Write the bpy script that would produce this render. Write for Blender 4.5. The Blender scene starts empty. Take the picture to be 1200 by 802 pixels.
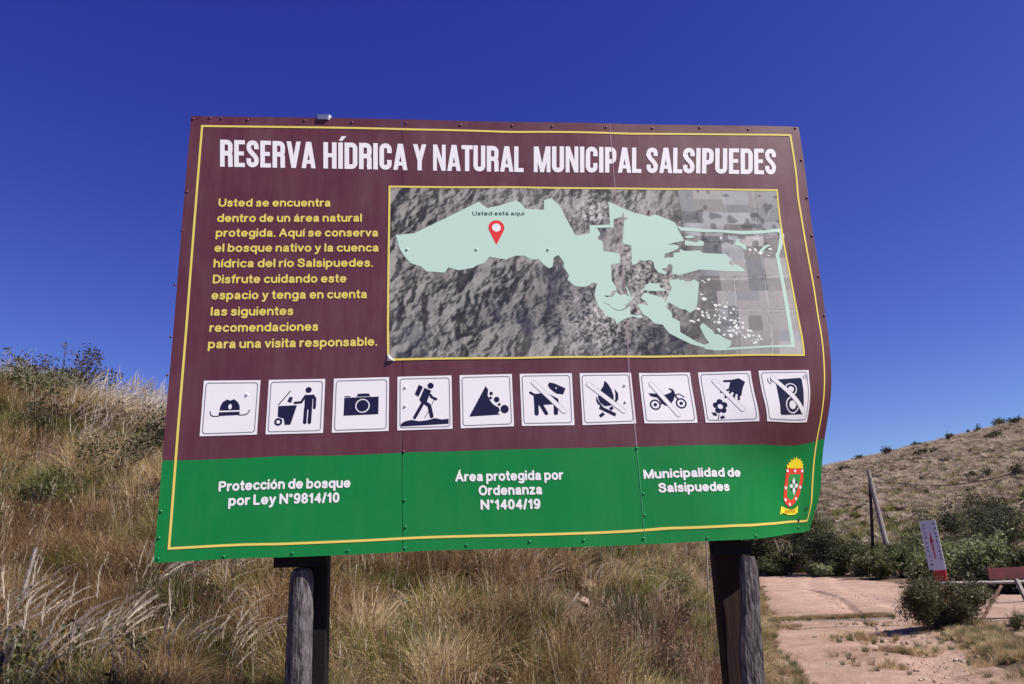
import bpy, math, random
import numpy as np
from mathutils import Vector, Matrix
from mathutils.geometry import delaunay_2d_cdt
random.seed(7); RNG = np.random.default_rng(11)
SC = bpy.context.scene
COL = SC.collection
R = math.radians
# ---------------------------------------------------------------- camera
cam_d = bpy.data.cameras.new('camera'); cam = bpy.data.objects.new('camera', cam_d); COL.objects.link(cam)
PITCH, ROLL = 0.278656, -0.037633
cam_d.sensor_fit = 'HORIZONTAL'; cam_d.sensor_width = 36; cam_d.lens = 900/1200*36
cam_d.clip_start = .05; cam_d.clip_end = 4000
cp, sp = math.cos(PITCH), math.sin(PITCH); cr, sr = math.cos(ROLL), math.sin(ROLL)
fw = Vector((0, cp, sp)); rt0 = Vector((1, 0, 0)); up0 = Vector((0, -sp, cp))
rt = cr*rt0+sr*up0; up = -sr*rt0+cr*up0
cam.matrix_world = Matrix(((rt.x, up.x, -fw.x, 0), (rt.y, up.y, -fw.y, 0), (rt.z, up.z, -fw.z, 1.6), (0, 0, 0, 1)))
SC.camera = cam
# ---------------------------------------------------------------- light
SUN_AZ = R(-22)      # from +X, turned towards the viewer's side
SUN_EL = R(50)
sun_dir = Vector((math.cos(SUN_EL)*math.cos(SUN_AZ), math.cos(SUN_EL)*math.sin(SUN_AZ), math.sin(SUN_EL)))
W = bpy.data.worlds.new('World'); SC.world = W; W.use_nodes = True
nt = W.node_tree; nt.nodes.clear()
sky = nt.nodes.new('ShaderNodeTexSky'); sky.sky_type = 'NISHITA'; sky.sun_disc = False
sky.sun_elevation = SUN_EL; sky.sun_rotation = math.pi/2-SUN_AZ
sky.air_density = 1.0; sky.dust_density = .15; sky.ozone_density = 3.5; sky.altitude = 900
# a deeper blue than the model's: one curve per channel over the whole sky
sep = nt.nodes.new('ShaderNodeSeparateColor'); com = nt.nodes.new('ShaderNodeCombineColor'); nt.links.new(sky.outputs[0], sep.inputs[0])
for ch, (gm, k) in enumerate(((1.55, .27), (1.75, .17), (1.0, .77))):
    pw = nt.nodes.new('ShaderNodeMath'); pw.operation = 'POWER'; pw.inputs[1].default_value = gm
    ml = nt.nodes.new('ShaderNodeMath'); ml.operation = 'MULTIPLY'; ml.inputs[1].default_value = k
    nt.links.new(sep.outputs[ch], pw.inputs[0]); nt.links.new(pw.outputs[0], ml.inputs[0]); nt.links.new(ml.outputs[0], com.inputs[ch])
bg = nt.nodes.new('ShaderNodeBackground'); bg.inputs[1].default_value = .088
wo = nt.nodes.new('ShaderNodeOutputWorld')
nt.links.new(com.outputs[0], bg.inputs[0]); nt.links.new(bg.outputs[0], wo.inputs[0])
sl = bpy.data.lights.new('sun', 'SUN'); sl.energy = 4.8; sl.angle = R(.53); sl.color = (1, .93, .83)
so = bpy.data.objects.new('sun', sl); COL.objects.link(so)
so.rotation_euler = sun_dir.to_track_quat('Z', 'Y').to_euler()
SC.view_settings.view_transform = 'Standard'; SC.view_settings.look = 'None'
SC.view_settings.exposure = 0.85; SC.view_settings.gamma = 1
SC.render.engine = 'CYCLES'
SC.cycles.max_bounces = 6; SC.cycles.transparent_max_bounces = 8
# ---- measured print layout (metres on the sheet)
WARP_A=(-0.1600,3.1300,45)
WARP_B=(-0.8209,1.4164,33)
WARP_MM=[4,-5,0,3,4,0,2,16,0,1,30,0,1,41,0,1,48,0,-1,42,0,-3,20,0,-4,10,0,-4,7,0,-4,7,0,-3,9,0,-2,13,0,-1,20,0,-1,31,0,0,41,0,0,42,0,0,38,0,0,30,0,0,19,0,0,7,0,0,-5,0,-2,-19,0,-2,-31,0,-3,-43,0,-2,-52,0,-1,-60,0,0,-64,-1,1,-65,-1,1,-63,-1,1,-60,-2,0,-56,-7,-4,-36,-18,-11,-29,-41,-26,-26,-83,-56,-26,-152,-115,-23,-260,-209,-15,-404,-330,21,-577,-478,68,-778,-656,123,-1001,-868,183,-1240,-1132,215,-1483,-1467,235,-1717,-1777,320,-1910,8,-5,0,7,3,0,6,15,0,5,28,0,5,38,0,4,41,0,3,30,0,1,11,0,0,8,0,0,9,0,-1,10,0,-1,13,0,-1,18,0,0,25,0,0,38,0,1,49,0,2,52,0,3,48,0,4,40,0,4,29,0,3,16,0,1,2,0,1,-8,0,0,-17,0,0,-24,0,1,-30,0,2,-34,0,4,-33,1,6,-25,4,6,-10,7,4,17,11,0,50,13,1,44,10,-4,39,-3,-20,41,-36,-53,53,-97,-112,60,-197,-202,57,-333,-316,82,-498,-457,99,-690,-622,129,-903,-810,163,-1129,-1029,172,-1360,-1289,191,-1579,-1551,318,-1761,10,-3,0,9,4,0,7,14,0,7,25,0,7,34,0,7,36,0,6,30,0,5,20,0,4,16,0,3,16,0,1,17,0,-1,19,0,-2,25,0,-3,34,0,-3,47,0,-2,57,0,0,60,0,3,57,0,5,49,0,6,39,0,5,27,0,3,14,0,1,6,0,-1,-1,0,-1,-7,0,-1,-11,0,0,-12,0,2,-8,2,4,4,6,5,25,12,4,55,19,3,81,25,1,83,28,-8,78,19,-30,79,-9,-70,87,-66,-133,90,-159,-222,88,-286,-335,92,-439,-468,97,-618,-617,106,-815,-779,119,-1022,-949,132,-1228,-1108,181,-1416,-1279,320,-1578,10,0,0,8,5,0,6,12,0,6,22,0,7,31,0,8,37,0,9,38,0,9,35,0,7,31,0,4,27,0,0,25,0,-3,26,0,-6,32,0,-8,43,0,-8,56,0,-6,65,0,-2,68,0,3,64,0,6,57,0,8,47,0,7,38,0,4,29,0,0,21,0,-4,15,0,-7,10,0,-8,6,0,-6,5,1,-4,8,2,-1,18,6,2,35,13,4,57,22,4,76,31,-1,83,36,-14,83,30,-43,83,4,-91,84,-49,-160,82,-135,-251,76,-250,-362,71,-390,-488,65,-553,-623,65,-731,-763,74,-917,-905,104,-1098,-1039,178,-1264,-1120,315,-1409,9,2,0,6,4,0,4,9,0,3,17,0,4,27,0,6,38,0,9,47,0,10,50,0,8,45,0,3,37,0,-2,30,0,-6,28,0,-10,34,0,-12,47,0,-12,62,0,-9,72,0,-3,74,0,3,68,0,8,61,0,10,53,0,9,47,0,4,42,0,-2,36,0,-10,31,0,-15,25,0,-17,19,0,-17,15,0,-14,15,2,-9,20,5,-4,28,11,1,40,20,3,53,30,-1,63,36,-17,66,33,-50,65,11,-104,60,-37,-176,52,-113,-267,44,-214,-375,34,-338,-495,22,-483,-615,16,-643,-735,30,-809,-853,78,-972,-960,172,-1122,-1049,312,-1257,6,2,0,2,1,0,-1,2,0,-2,8,0,-1,20,0,1,36,0,6,51,0,9,60,0,6,54,0,0,39,0,-5,27,0,-9,23,0,-13,29,0,-15,44,0,-14,63,0,-10,76,0,-2,75,0,7,66,0,13,59,0,15,55,0,12,53,0,5,52,0,-5,49,0,-17,44,0,-26,37,0,-30,30,0,-29,22,0,-25,18,1,-20,16,3,-12,16,7,-3,16,15,4,24,25,3,35,33,-12,41,32,-43,38,16,-96,28,-23,-167,15,-86,-248,7,-168,-349,-4,-272,-462,-20,-400,-568,-32,-543,-672,-17,-693,-770,47,-840,-862,162,-979,-965,302,-1109,3,0,0,-2,-6,0,-6,-10,0,-9,-5,0,-9,7,0,-8,23,0,-4,43,0,3,60,0,-1,50,0,-8,29,0,-10,14,0,-11,9,0,-12,14,0,-13,30,0,-9,53,0,-4,72,0,7,66,0,16,54,0,21,49,0,21,51,0,17,55,0,7,58,0,-9,58,0,-26,54,0,-39,48,0,-45,38,0,-43,26,0,-38,18,-1,-32,15,0,-22,10,3,-7,-1,9,7,2,18,11,14,27,3,19,31,-19,14,23,-61,0,-3,-121,-17,-48,-171,-21,-101,-247,-28,-179,-358,-50,-292,-443,-74,-417,-552,-65,-558,-645,9,-693,-736,141,-825,-859,286,-954,0,-6,0,-6,-17,0,-12,-25,0,-15,-23,0,-17,-12,0,-21,1,0,-24,12,0,-19,27,0,-19,23,0,-21,5,0,-15,-9,0,-8,-12,0,-7,-7,0,-5,5,0,8,26,0,19,46,0,26,42,0,30,30,0,31,33,0,28,45,0,21,53,0,8,58,0,-13,61,0,-36,61,0,-52,56,0,-60,46,0,-55,28,0,-49,18,-2,-45,20,-2,-34,22,-1,-8,12,4,14,5,11,19,7,20,18,7,28,19,0,32,2,-15,24,-27,-28,7,-26,-25,-10,-40,-29,-54,-120,-60,-144,-207,-97,-256,-343,-99,-390,-469,-31,-522,-586,111,-655,-731,260,-789,-3,-12,0,-9,-26,0,-15,-38,0,-18,-37,0,-22,-29,0,-30,-23,0,-45,-29,0,-44,-20,0,-37,-15,0,-32,-24,0,-14,-33,0,0,-32,0,4,-27,0,8,-20,0,35,-6,0,50,12,0,49,14,0,45,6,0,40,18,0,34,39,0,23,50,0,8,55,0,-18,59,0,-44,64,0,-62,62,0,-72,53,0,-65,29,-1,-59,19,-2,-58,29,-4,-50,41,-4,-12,40,-1,16,20,3,18,7,10,22,0,20,48,-9,33,58,-22,44,63,-27,57,107,-19,73,168,-18,68,128,-52,2,51,-87,-90,-108,-85,-211,-271,-38,-342,-419,90,-481,-591,227,-623,-3,-13,0,-10,-26,0,-14,-37,0,-17,-41,0,-20,-40,0,-29,-40,0,-44,-45,0,-48,-42,0,-42,-38,0,-29,-41,0,-7,-44,0,12,-42,0,21,-38,0,30,-31,0,51,-19,0,66,-5,0,63,0,0,55,1,0,47,14,0,36,34,0,22,48,0,3,55,0,-22,61,0,-46,65,0,-63,62,0,-73,53,0,-72,35,-1,-70,26,-3,-70,34,-5,-60,44,-8,-30,39,-8,-4,19,-8,2,1,-6,10,-12,2,35,-24,18,60,-33,42,84,-33,73,127,-27,104,175,-29,114,185,-41,84,149,-37,23,56,2,-64,-86,45,-179,-274,83,-320,-456,190,-469,-3,-9,0,-8,-18,0,-10,-27,0,-11,-35,0,-12,-42,0,-18,-46,0,-32,-46,0,-40,-43,0,-35,-42,0,-18,-43,0,7,-44,0,26,-42,0,36,-37,0,46,-28,0,61,-16,0,70,-4,0,66,1,0,58,6,0,48,18,0,35,33,0,18,46,0,-3,56,0,-24,61,0,-43,61,0,-57,57,0,-67,49,0,-72,36,-1,-75,28,-3,-77,31,-7,-71,34,-12,-49,21,-17,-29,0,-21,-23,-15,-24,-19,-27,-21,-1,-40,-7,28,-46,22,54,-44,60,75,-41,95,94,-44,114,127,-37,112,136,-7,86,117,60,35,31,105,-55,-161,77,-192,-352,157,-342,-1,-3,0,-5,-8,0,-6,-15,0,-3,-26,0,1,-37,0,-1,-43,0,-16,-38,0,-29,-33,0,-25,-35,0,-7,-37,0,22,-37,0,39,-34,0,42,-30,0,47,-21,0,60,-5,0,64,5,0,59,9,0,52,13,0,44,21,0,32,30,0,15,39,0,-6,49,0,-23,53,0,-35,49,0,-45,45,0,-53,39,0,-62,27,-1,-67,17,-3,-73,18,-8,-79,19,-15,-61,-2,-24,-41,-27,-33,-43,-35,-40,-48,-39,-43,-35,-48,-33,-1,-56,-3,22,-55,36,34,-52,71,54,-48,96,76,-45,113,85,-32,111,102,-4,85,51,17,13,-84,40,-105,-279,129,-246,1,3,0,-2,1,0,-2,-4,0,3,-16,0,10,-28,0,12,-36,0,-4,-27,0,-19,-21,0,-16,-25,0,-1,-28,0,28,-27,0,38,-25,0,31,-21,0,27,-13,0,36,4,0,42,13,0,42,14,0,39,16,0,36,20,0,28,21,0,13,22,0,-4,24,0,-16,25,0,-22,22,0,-28,22,0,-32,19,0,-39,7,-1,-41,-6,-3,-50,-6,-8,-68,-2,-17,-57,-27,-28,-40,-51,-40,-46,-52,-50,-54,-49,-55,-39,-55,-48,-3,-64,-20,18,-66,18,30,-66,52,58,-63,81,80,-73,109,91,-88,121,140,-99,112,96,-82,54,-27,-12,-50,-222,99,-179,3,7,0,1,5,0,2,0,0,6,-9,0,12,-19,0,12,-24,0,2,-19,0,-8,-15,0,-8,-16,0,2,-18,0,17,-18,0,20,-16,0,9,-13,0,-6,-6,0,-7,5,0,9,13,0,19,15,0,23,14,0,25,12,0,21,7,0,13,-1,0,4,-13,0,-2,-20,0,-7,-12,0,-9,-8,0,-9,-9,0,-8,-19,-1,-3,-32,-3,-14,-34,-9,-35,-33,-17,-38,-46,-29,-31,-61,-41,-32,-63,-52,-27,-61,-56,-4,-64,-48,25,-71,-24,44,-79,11,65,-85,46,98,-93,79,139,-112,110,192,-138,129,257,-156,127,193,-123,76,24,-35,-17,-181,79,-134,4,8,0,2,6,0,3,2,0,6,-4,0,9,-11,0,9,-14,0,3,-13,0,-4,-10,0,-5,-10,0,-1,-11,0,4,-10,0,1,-9,0,-10,-6,0,-24,-1,0,-26,6,0,-14,11,0,-1,12,0,9,9,0,14,3,0,15,-6,0,13,-20,0,10,-34,0,8,-41,0,6,-37,0,7,-33,0,11,-33,0,15,-41,-1,19,-50,-3,10,-53,-9,-6,-55,-17,-13,-61,-28,-12,-68,-40,-7,-71,-49,6,-71,-51,31,-74,-42,58,-82,-20,83,-92,11,112,-105,46,153,-120,79,204,-142,108,260,-163,126,292,-167,120,221,-126,77,52,-40,-3,-156,67,-106,5,7,0,3,6,0,3,3,0,4,-1,0,5,-5,0,4,-7,0,1,-7,0,-3,-6,0,-5,-5,0,-6,-5,0,-7,-4,0,-12,-3,0,-22,0,0,-31,3,0,-33,7,0,-24,9,0,-13,9,0,-2,4,0,5,-4,0,10,-15,0,13,-29,0,14,-42,0,15,-49,0,16,-49,0,19,-48,0,24,-49,0,28,-54,-1,30,-60,-4,25,-64,-9,15,-66,-17,10,-70,-26,11,-73,-36,19,-76,-43,36,-78,-44,61,-83,-34,89,-92,-14,120,-105,15,155,-120,47,199,-138,77,246,-156,102,284,-168,114,284,-160,105,206,-117,66,49,-41,-2,-146,53,-92,4,6,0,1,5,0,0,3,0,0,0,0,1,-2,0,0,-3,0,-3,-3,0,-6,-2,0,-8,-1,0,-10,0,0,-14,1,0,-20,2,0,-27,4,0,-33,6,0,-34,8,0,-28,9,0,-19,7,0,-9,1,0,0,-7,0,7,-18,0,11,-31,0,15,-42,0,19,-49,0,23,-53,0,27,-54,0,32,-56,0,35,-60,-1,37,-64,-4,34,-68,-8,30,-70,-16,28,-73,-24,31,-76,-32,42,-78,-37,61,-82,-36,86,-89,-27,116,-99,-8,150,-113,17,187,-130,46,228,-146,72,265,-160,91,285,-164,98,265,-150,87,184,-109,52,37,-42,-8,-150,40,-87,3,4,0,-1,3,0,-4,2,0,-4,1,0,-4,0,0,-5,0,0,-7,1,0,-9,2,0,-11,3,0,-14,4,0,-18,5,0,-23,7,0,-29,8,0,-33,9,0,-33,10,0,-28,9,0,-20,6,0,-12,1,0,-3,-7,0,4,-17,0,10,-28,0,16,-37,0,21,-45,0,26,-49,0,31,-53,0,35,-56,0,39,-59,-1,40,-63,-3,40,-67,-8,39,-69,-14,40,-72,-21,47,-74,-28,60,-78,-32,79,-83,-30,105,-91,-21,136,-103,-4,170,-117,19,206,-133,43,241,-147,64,267,-157,79,274,-156,82,245,-140,70,169,-103,39,42,-46,-13,-128,26,-81,1,1,0,-5,1,0,-8,1,0,-9,1,0,-9,1,0,-10,2,0,-11,3,0,-12,4,0,-14,6,0,-17,7,0,-20,9,0,-24,10,0,-28,11,0,-30,12,0,-29,12,0,-25,10,0,-19,7,0,-12,2,0,-4,-5,0,3,-13,0,10,-22,0,15,-30,0,21,-37,0,26,-42,0,31,-46,0,36,-50,0,39,-54,-1,41,-58,-3,43,-62,-7,44,-64,-13,48,-67,-19,56,-70,-24,70,-74,-27,91,-81,-25,116,-90,-16,147,-102,-1,179,-116,18,212,-131,38,241,-143,55,259,-150,66,256,-147,67,223,-131,54,155,-98,26,47,-50,-18,-100,12,-78,-2,0,0,-9,0,0,-12,0,0,-13,1,0,-13,2,0,-13,3,0,-14,4,0,-15,6,0,-16,8,0,-18,9,0,-20,11,0,-23,13,0,-25,14,0,-25,14,0,-24,14,0,-21,12,0,-16,9,0,-10,5,0,-4,0,0,3,-7,0,9,-14,0,15,-20,0,20,-26,0,25,-32,0,30,-37,0,34,-42,0,38,-46,-1,40,-50,-3,43,-54,-6,46,-57,-11,51,-60,-17,60,-64,-21,75,-69,-23,94,-75,-21,119,-85,-14,148,-97,-1,179,-111,16,209,-125,33,232,-136,46,243,-141,54,234,-138,52,198,-122,39,132,-94,13,34,-52,-27,-91,1,-79,-5,-1,0,-11,-1,0,-14,-1,0,-16,0,0,-16,1,0,-16,3,0,-16,5,0,-17,7,0,-17,9,0,-18,11,0,-19,13,0,-20,15,0,-20,16,0,-20,16,0,-19,16,0,-16,14,0,-12,12,0,-8,8,0,-3,4,0,3,0,0,8,-5,0,13,-10,0,18,-15,0,23,-20,0,28,-26,0,32,-31,0,35,-36,-1,37,-41,-3,40,-45,-6,44,-48,-10,50,-52,-15,59,-56,-19,72,-61,-21,91,-68,-19,114,-78,-12,141,-90,-2,170,-104,12,197,-117,26,218,-127,37,224,-132,43,210,-129,40,172,-115,26,106,-90,1,16,-54,-36,-93,-8,-82,-7,-2,0,-12,-2,0,-16,-2,0,-18,-1,0,-19,1,0,-19,3,0,-18,5,0,-18,7,0,-17,9,0,-17,12,0,-16,14,0,-16,16,0,-15,17,0,-14,18,0,-13,17,0,-11,16,0,-8,14,0,-5,11,0,-1,9,0,3,6,0,7,3,0,12,0,0,16,-4,0,20,-9,0,24,-15,0,28,-21,0,31,-27,-1,33,-32,-2,36,-36,-5,39,-40,-9,45,-43,-13,53,-47,-17,64,-53,-19,81,-60,-18,102,-70,-13,127,-82,-4,155,-95,8,181,-108,20,200,-118,29,205,-123,33,189,-121,29,148,-109,16,82,-88,-8,-3,-57,-42,-98,-18,-84,-8,-3,0,-14,-3,0,-17,-3,0,-19,-2,0,-20,0,0,-20,2,0,-19,4,0,-18,6,0,-16,9,0,-15,12,0,-13,14,0,-11,16,0,-10,17,0,-8,18,0,-6,17,0,-5,16,0,-3,14,0,-1,13,0,1,11,0,3,10,0,6,9,0,10,8,0,13,5,0,17,1,0,20,-6,0,23,-13,0,26,-19,-1,28,-25,-2,31,-29,-5,33,-32,-8,37,-36,-12,43,-40,-16,52,-45,-18,66,-53,-18,84,-62,-15,108,-73,-7,135,-85,3,162,-98,13,183,-109,22,190,-116,25,174,-115,22,131,-106,9,64,-88,-15,-17,-61,-47,-100,-28,-85,-9,-4,0,-15,-4,0,-18,-4,0,-20,-3,0,-21,-1,0,-21,1,0,-19,3,0,-18,5,0,-15,8,0,-13,11,0,-10,13,0,-7,15,0,-4,17,0,-2,17,0,0,16,0,1,15,0,2,13,0,2,11,0,3,11,0,4,11,0,5,13,0,7,14,0,10,12,0,13,8,0,16,0,0,19,-8,0,21,-15,-1,23,-21,-2,25,-25,-5,26,-28,-8,28,-31,-12,32,-35,-16,37,-40,-19,47,-46,-20,62,-55,-18,83,-64,-12,110,-77,-4,141,-90,6,168,-102,15,180,-111,19,168,-113,16,125,-106,4,55,-90,-18,-24,-68,-48,-97,-40,-84,-10,-4,0,-16,-5,0,-19,-5,0,-21,-4,0,-22,-3,0,-21,-1,0,-19,1,0,-17,4,0,-14,6,0,-11,9,0,-7,11,0,-3,13,0,1,15,0,4,15,0,6,14,0,6,11,0,6,8,0,5,6,0,4,6,0,4,8,0,4,11,0,5,14,0,7,15,0,9,10,0,11,1,0,14,-8,0,16,-17,-1,18,-22,-2,19,-25,-5,19,-27,-8,20,-29,-12,20,-33,-17,22,-38,-20,26,-44,-23,37,-50,-22,55,-58,-18,83,-69,-11,120,-83,-1,156,-97,8,178,-108,14,175,-113,13,133,-109,3,53,-95,-19,-31,-75,-49,-90,-53,-83,-11,-5,0,-16,-6,0,-19,-6,0,-21,-6,0,-22,-4,0,-21,-3,0,-19,-1,0,-16,2,0,-13,4,0,-9,6,0,-4,8,0,1,10,0,6,11,0,10,11,0,11,8,0,11,4,0,9,0,0,7,-3,0,5,-4,0,3,-1,0,3,3,0,2,9,0,3,11,0,5,6,0,8,-5,0,10,-16,0,12,-25,-1,13,-30,-2,13,-32,-5,13,-32,-9,12,-33,-13,9,-36,-18,7,-41,-23,7,-46,-26,12,-50,-28,26,-55,-26,54,-64,-19,98,-79,-10,145,-94,1,182,-108,9,193,-115,11,159,-114,4,64,-101,-18,-40,-81,-49,-73,-67,-81,-11,-5,0,-16,-7,0,-19,-7,0,-21,-7,0,-21,-6,0,-21,-5,0,-19,-3,0,-16,-1,0,-12,1,0,-7,3,0,-2,4,0,3,5,0,8,5,0,13,4,0,15,0,0,13,-7,0,10,-13,0,7,-17,0,5,-19,0,3,-17,0,1,-13,0,0,-7,0,1,-2,0,2,-9,0,4,-22,0,6,-33,0,8,-40,-1,9,-45,-3,9,-46,-6,9,-45,-11,6,-44,-15,1,-47,-21,-4,-52,-27,-8,-55,-31,-7,-56,-34,2,-58,-33,28,-64,-28,79,-78,-18,135,-94,-7,183,-109,3,210,-119,8,197,-121,4,96,-109,-16,-30,-89,-48,-43,-81,-77,-11,-5,0,-16,-7,0,-19,-8,0,-21,-8,0,-21,-7,0,-20,-6,0,-18,-4,0,-15,-3,0,-11,-2,0,-6,-1,0,-1,-1,0,4,-2,0,9,-3,0,13,-7,0,14,-13,0,13,-21,0,10,-29,0,7,-34,0,4,-38,0,2,-39,0,0,-39,0,-1,-36,0,-1,-35,0,0,-41,0,2,-50,0,4,-57,0,5,-62,-1,6,-65,-4,6,-66,-8,5,-66,-13,2,-66,-18,-4,-69,-25,-11,-71,-32,-16,-71,-37,-17,-69,-41,-9,-68,-41,18,-72,-37,67,-83,-28,124,-97,-16,175,-110,-6,207,-120,0,200,-123,-2,124,-114,-18,29,-100,-43,-19,-90,-71,-10,-4,0,-15,-7,0,-18,-9,0,-20,-9,0,-20,-8,0,-19,-7,0,-17,-6,0,-14,-5,0,-10,-4,0,-6,-4,0,-1,-6,0,3,-8,0,7,-13,0,10,-19,0,11,-28,0,10,-38,0,8,-46,0,5,-53,0,3,-58,0,1,-63,0,-1,-69,0,-2,-74,0,-2,-78,0,-1,-82,0,0,-85,0,2,-86,0,3,-87,-1,5,-88,-4,5,-90,-9,4,-93,-15,1,-96,-22,-5,-98,-30,-13,-96,-38,-19,-92,-44,-19,-86,-48,-10,-83,-49,16,-85,-46,58,-92,-37,110,-102,-27,156,-112,-17,185,-119,-11,178,-120,-12,128,-115,-23,61,-107,-42,6,-99,-67,-9,-3,0,-14,-6,0,-16,-8,0,-18,-9,0,-18,-8,0,-18,-7,0,-16,-6,0,-13,-6,0,-10,-6,0,-6,-7,0,-2,-10,0,2,-14,0,5,-21,0,7,-30,0,8,-42,0,7,-53,0,5,-62,0,3,-68,0,1,-76,0,0,-85,0,-1,-97,0,-2,-110,0,-2,-121,0,-1,-123,0,0,-118,0,1,-112,0,3,-109,-2,4,-108,-5,5,-111,-11,5,-117,-18,2,-125,-26,-3,-127,-35,-10,-122,-44,-16,-113,-51,-17,-104,-56,-8,-99,-57,15,-98,-55,50,-103,-48,93,-109,-38,133,-115,-29,156,-119,-23,153,-119,-22,121,-115,-29,73,-110,-44,23,-108,-64,-8,0,0,-11,-5,0,-14,-7,0,-16,-8,0,-16,-7,0,-16,-6,0,-14,-6,0,-12,-6,0,-9,-6,0,-5,-8,0,-2,-12,0,1,-17,0,3,-25,0,4,-36,0,4,-50,0,3,-64,0,2,-72,0,1,-77,0,0,-86,0,-1,-97,0,-2,-114,0,-2,-134,0,-1,-153,0,-1,-153,0,0,-140,0,1,-128,0,3,-121,-2,4,-120,-6,6,-123,-12,7,-133,-21,6,-146,-30,2,-150,-40,-5,-141,-49,-11,-129,-57,-12,-119,-63,-5,-113,-65,12,-111,-64,40,-113,-59,76,-117,-50,109,-120,-41,130,-122,-34,130,-120,-32,109,-117,-36,73,-115,-47,31,-119,-64,-6,6,0,-9,-1,0,-11,-4,0,-13,-4,0,-13,-4,0,-13,-4,0,-11,-4,0,-9,-4,0,-7,-5,0,-4,-8,0,-2,-11,0,0,-17,0,2,-25,0,2,-35,0,2,-49,0,0,-64,0,0,-70,0,0,-76,0,-1,-85,0,-1,-98,0,-1,-114,0,-1,-134,0,-1,-157,0,0,-155,0,1,-139,0,2,-129,0,4,-122,-2,6,-120,-7,8,-123,-14,9,-131,-22,10,-147,-33,7,-156,-44,0,-146,-53,-5,-135,-62,-6,-127,-69,-1,-121,-73,11,-120,-73,32,-122,-69,62,-124,-60,91,-126,-52,109,-128,-45,111,-127,-42,97,-125,-44,70,-125,-52,37,-138,-67,-4,14,0,-6,7,0,-8,3,0,-9,1,0,-9,0,0,-9,-1,0,-7,-1,0,-6,-2,0,-4,-3,0,-2,-5,0,0,-8,0,1,-13,0,2,-20,0,2,-27,0,1,-35,0,0,-42,0,0,-54,0,0,-64,0,0,-75,0,0,-86,0,0,-98,0,0,-108,0,0,-111,0,1,-113,0,3,-116,0,4,-114,0,6,-112,-2,8,-111,-7,10,-112,-14,11,-114,-24,11,-117,-34,10,-130,-46,6,-134,-56,2,-132,-66,2,-128,-73,5,-125,-78,15,-125,-80,31,-128,-76,55,-131,-69,78,-134,-61,94,-137,-55,98,-139,-52,89,-142,-53,70,-150,-59,43,-167,-72]  # tenths of mm
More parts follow.
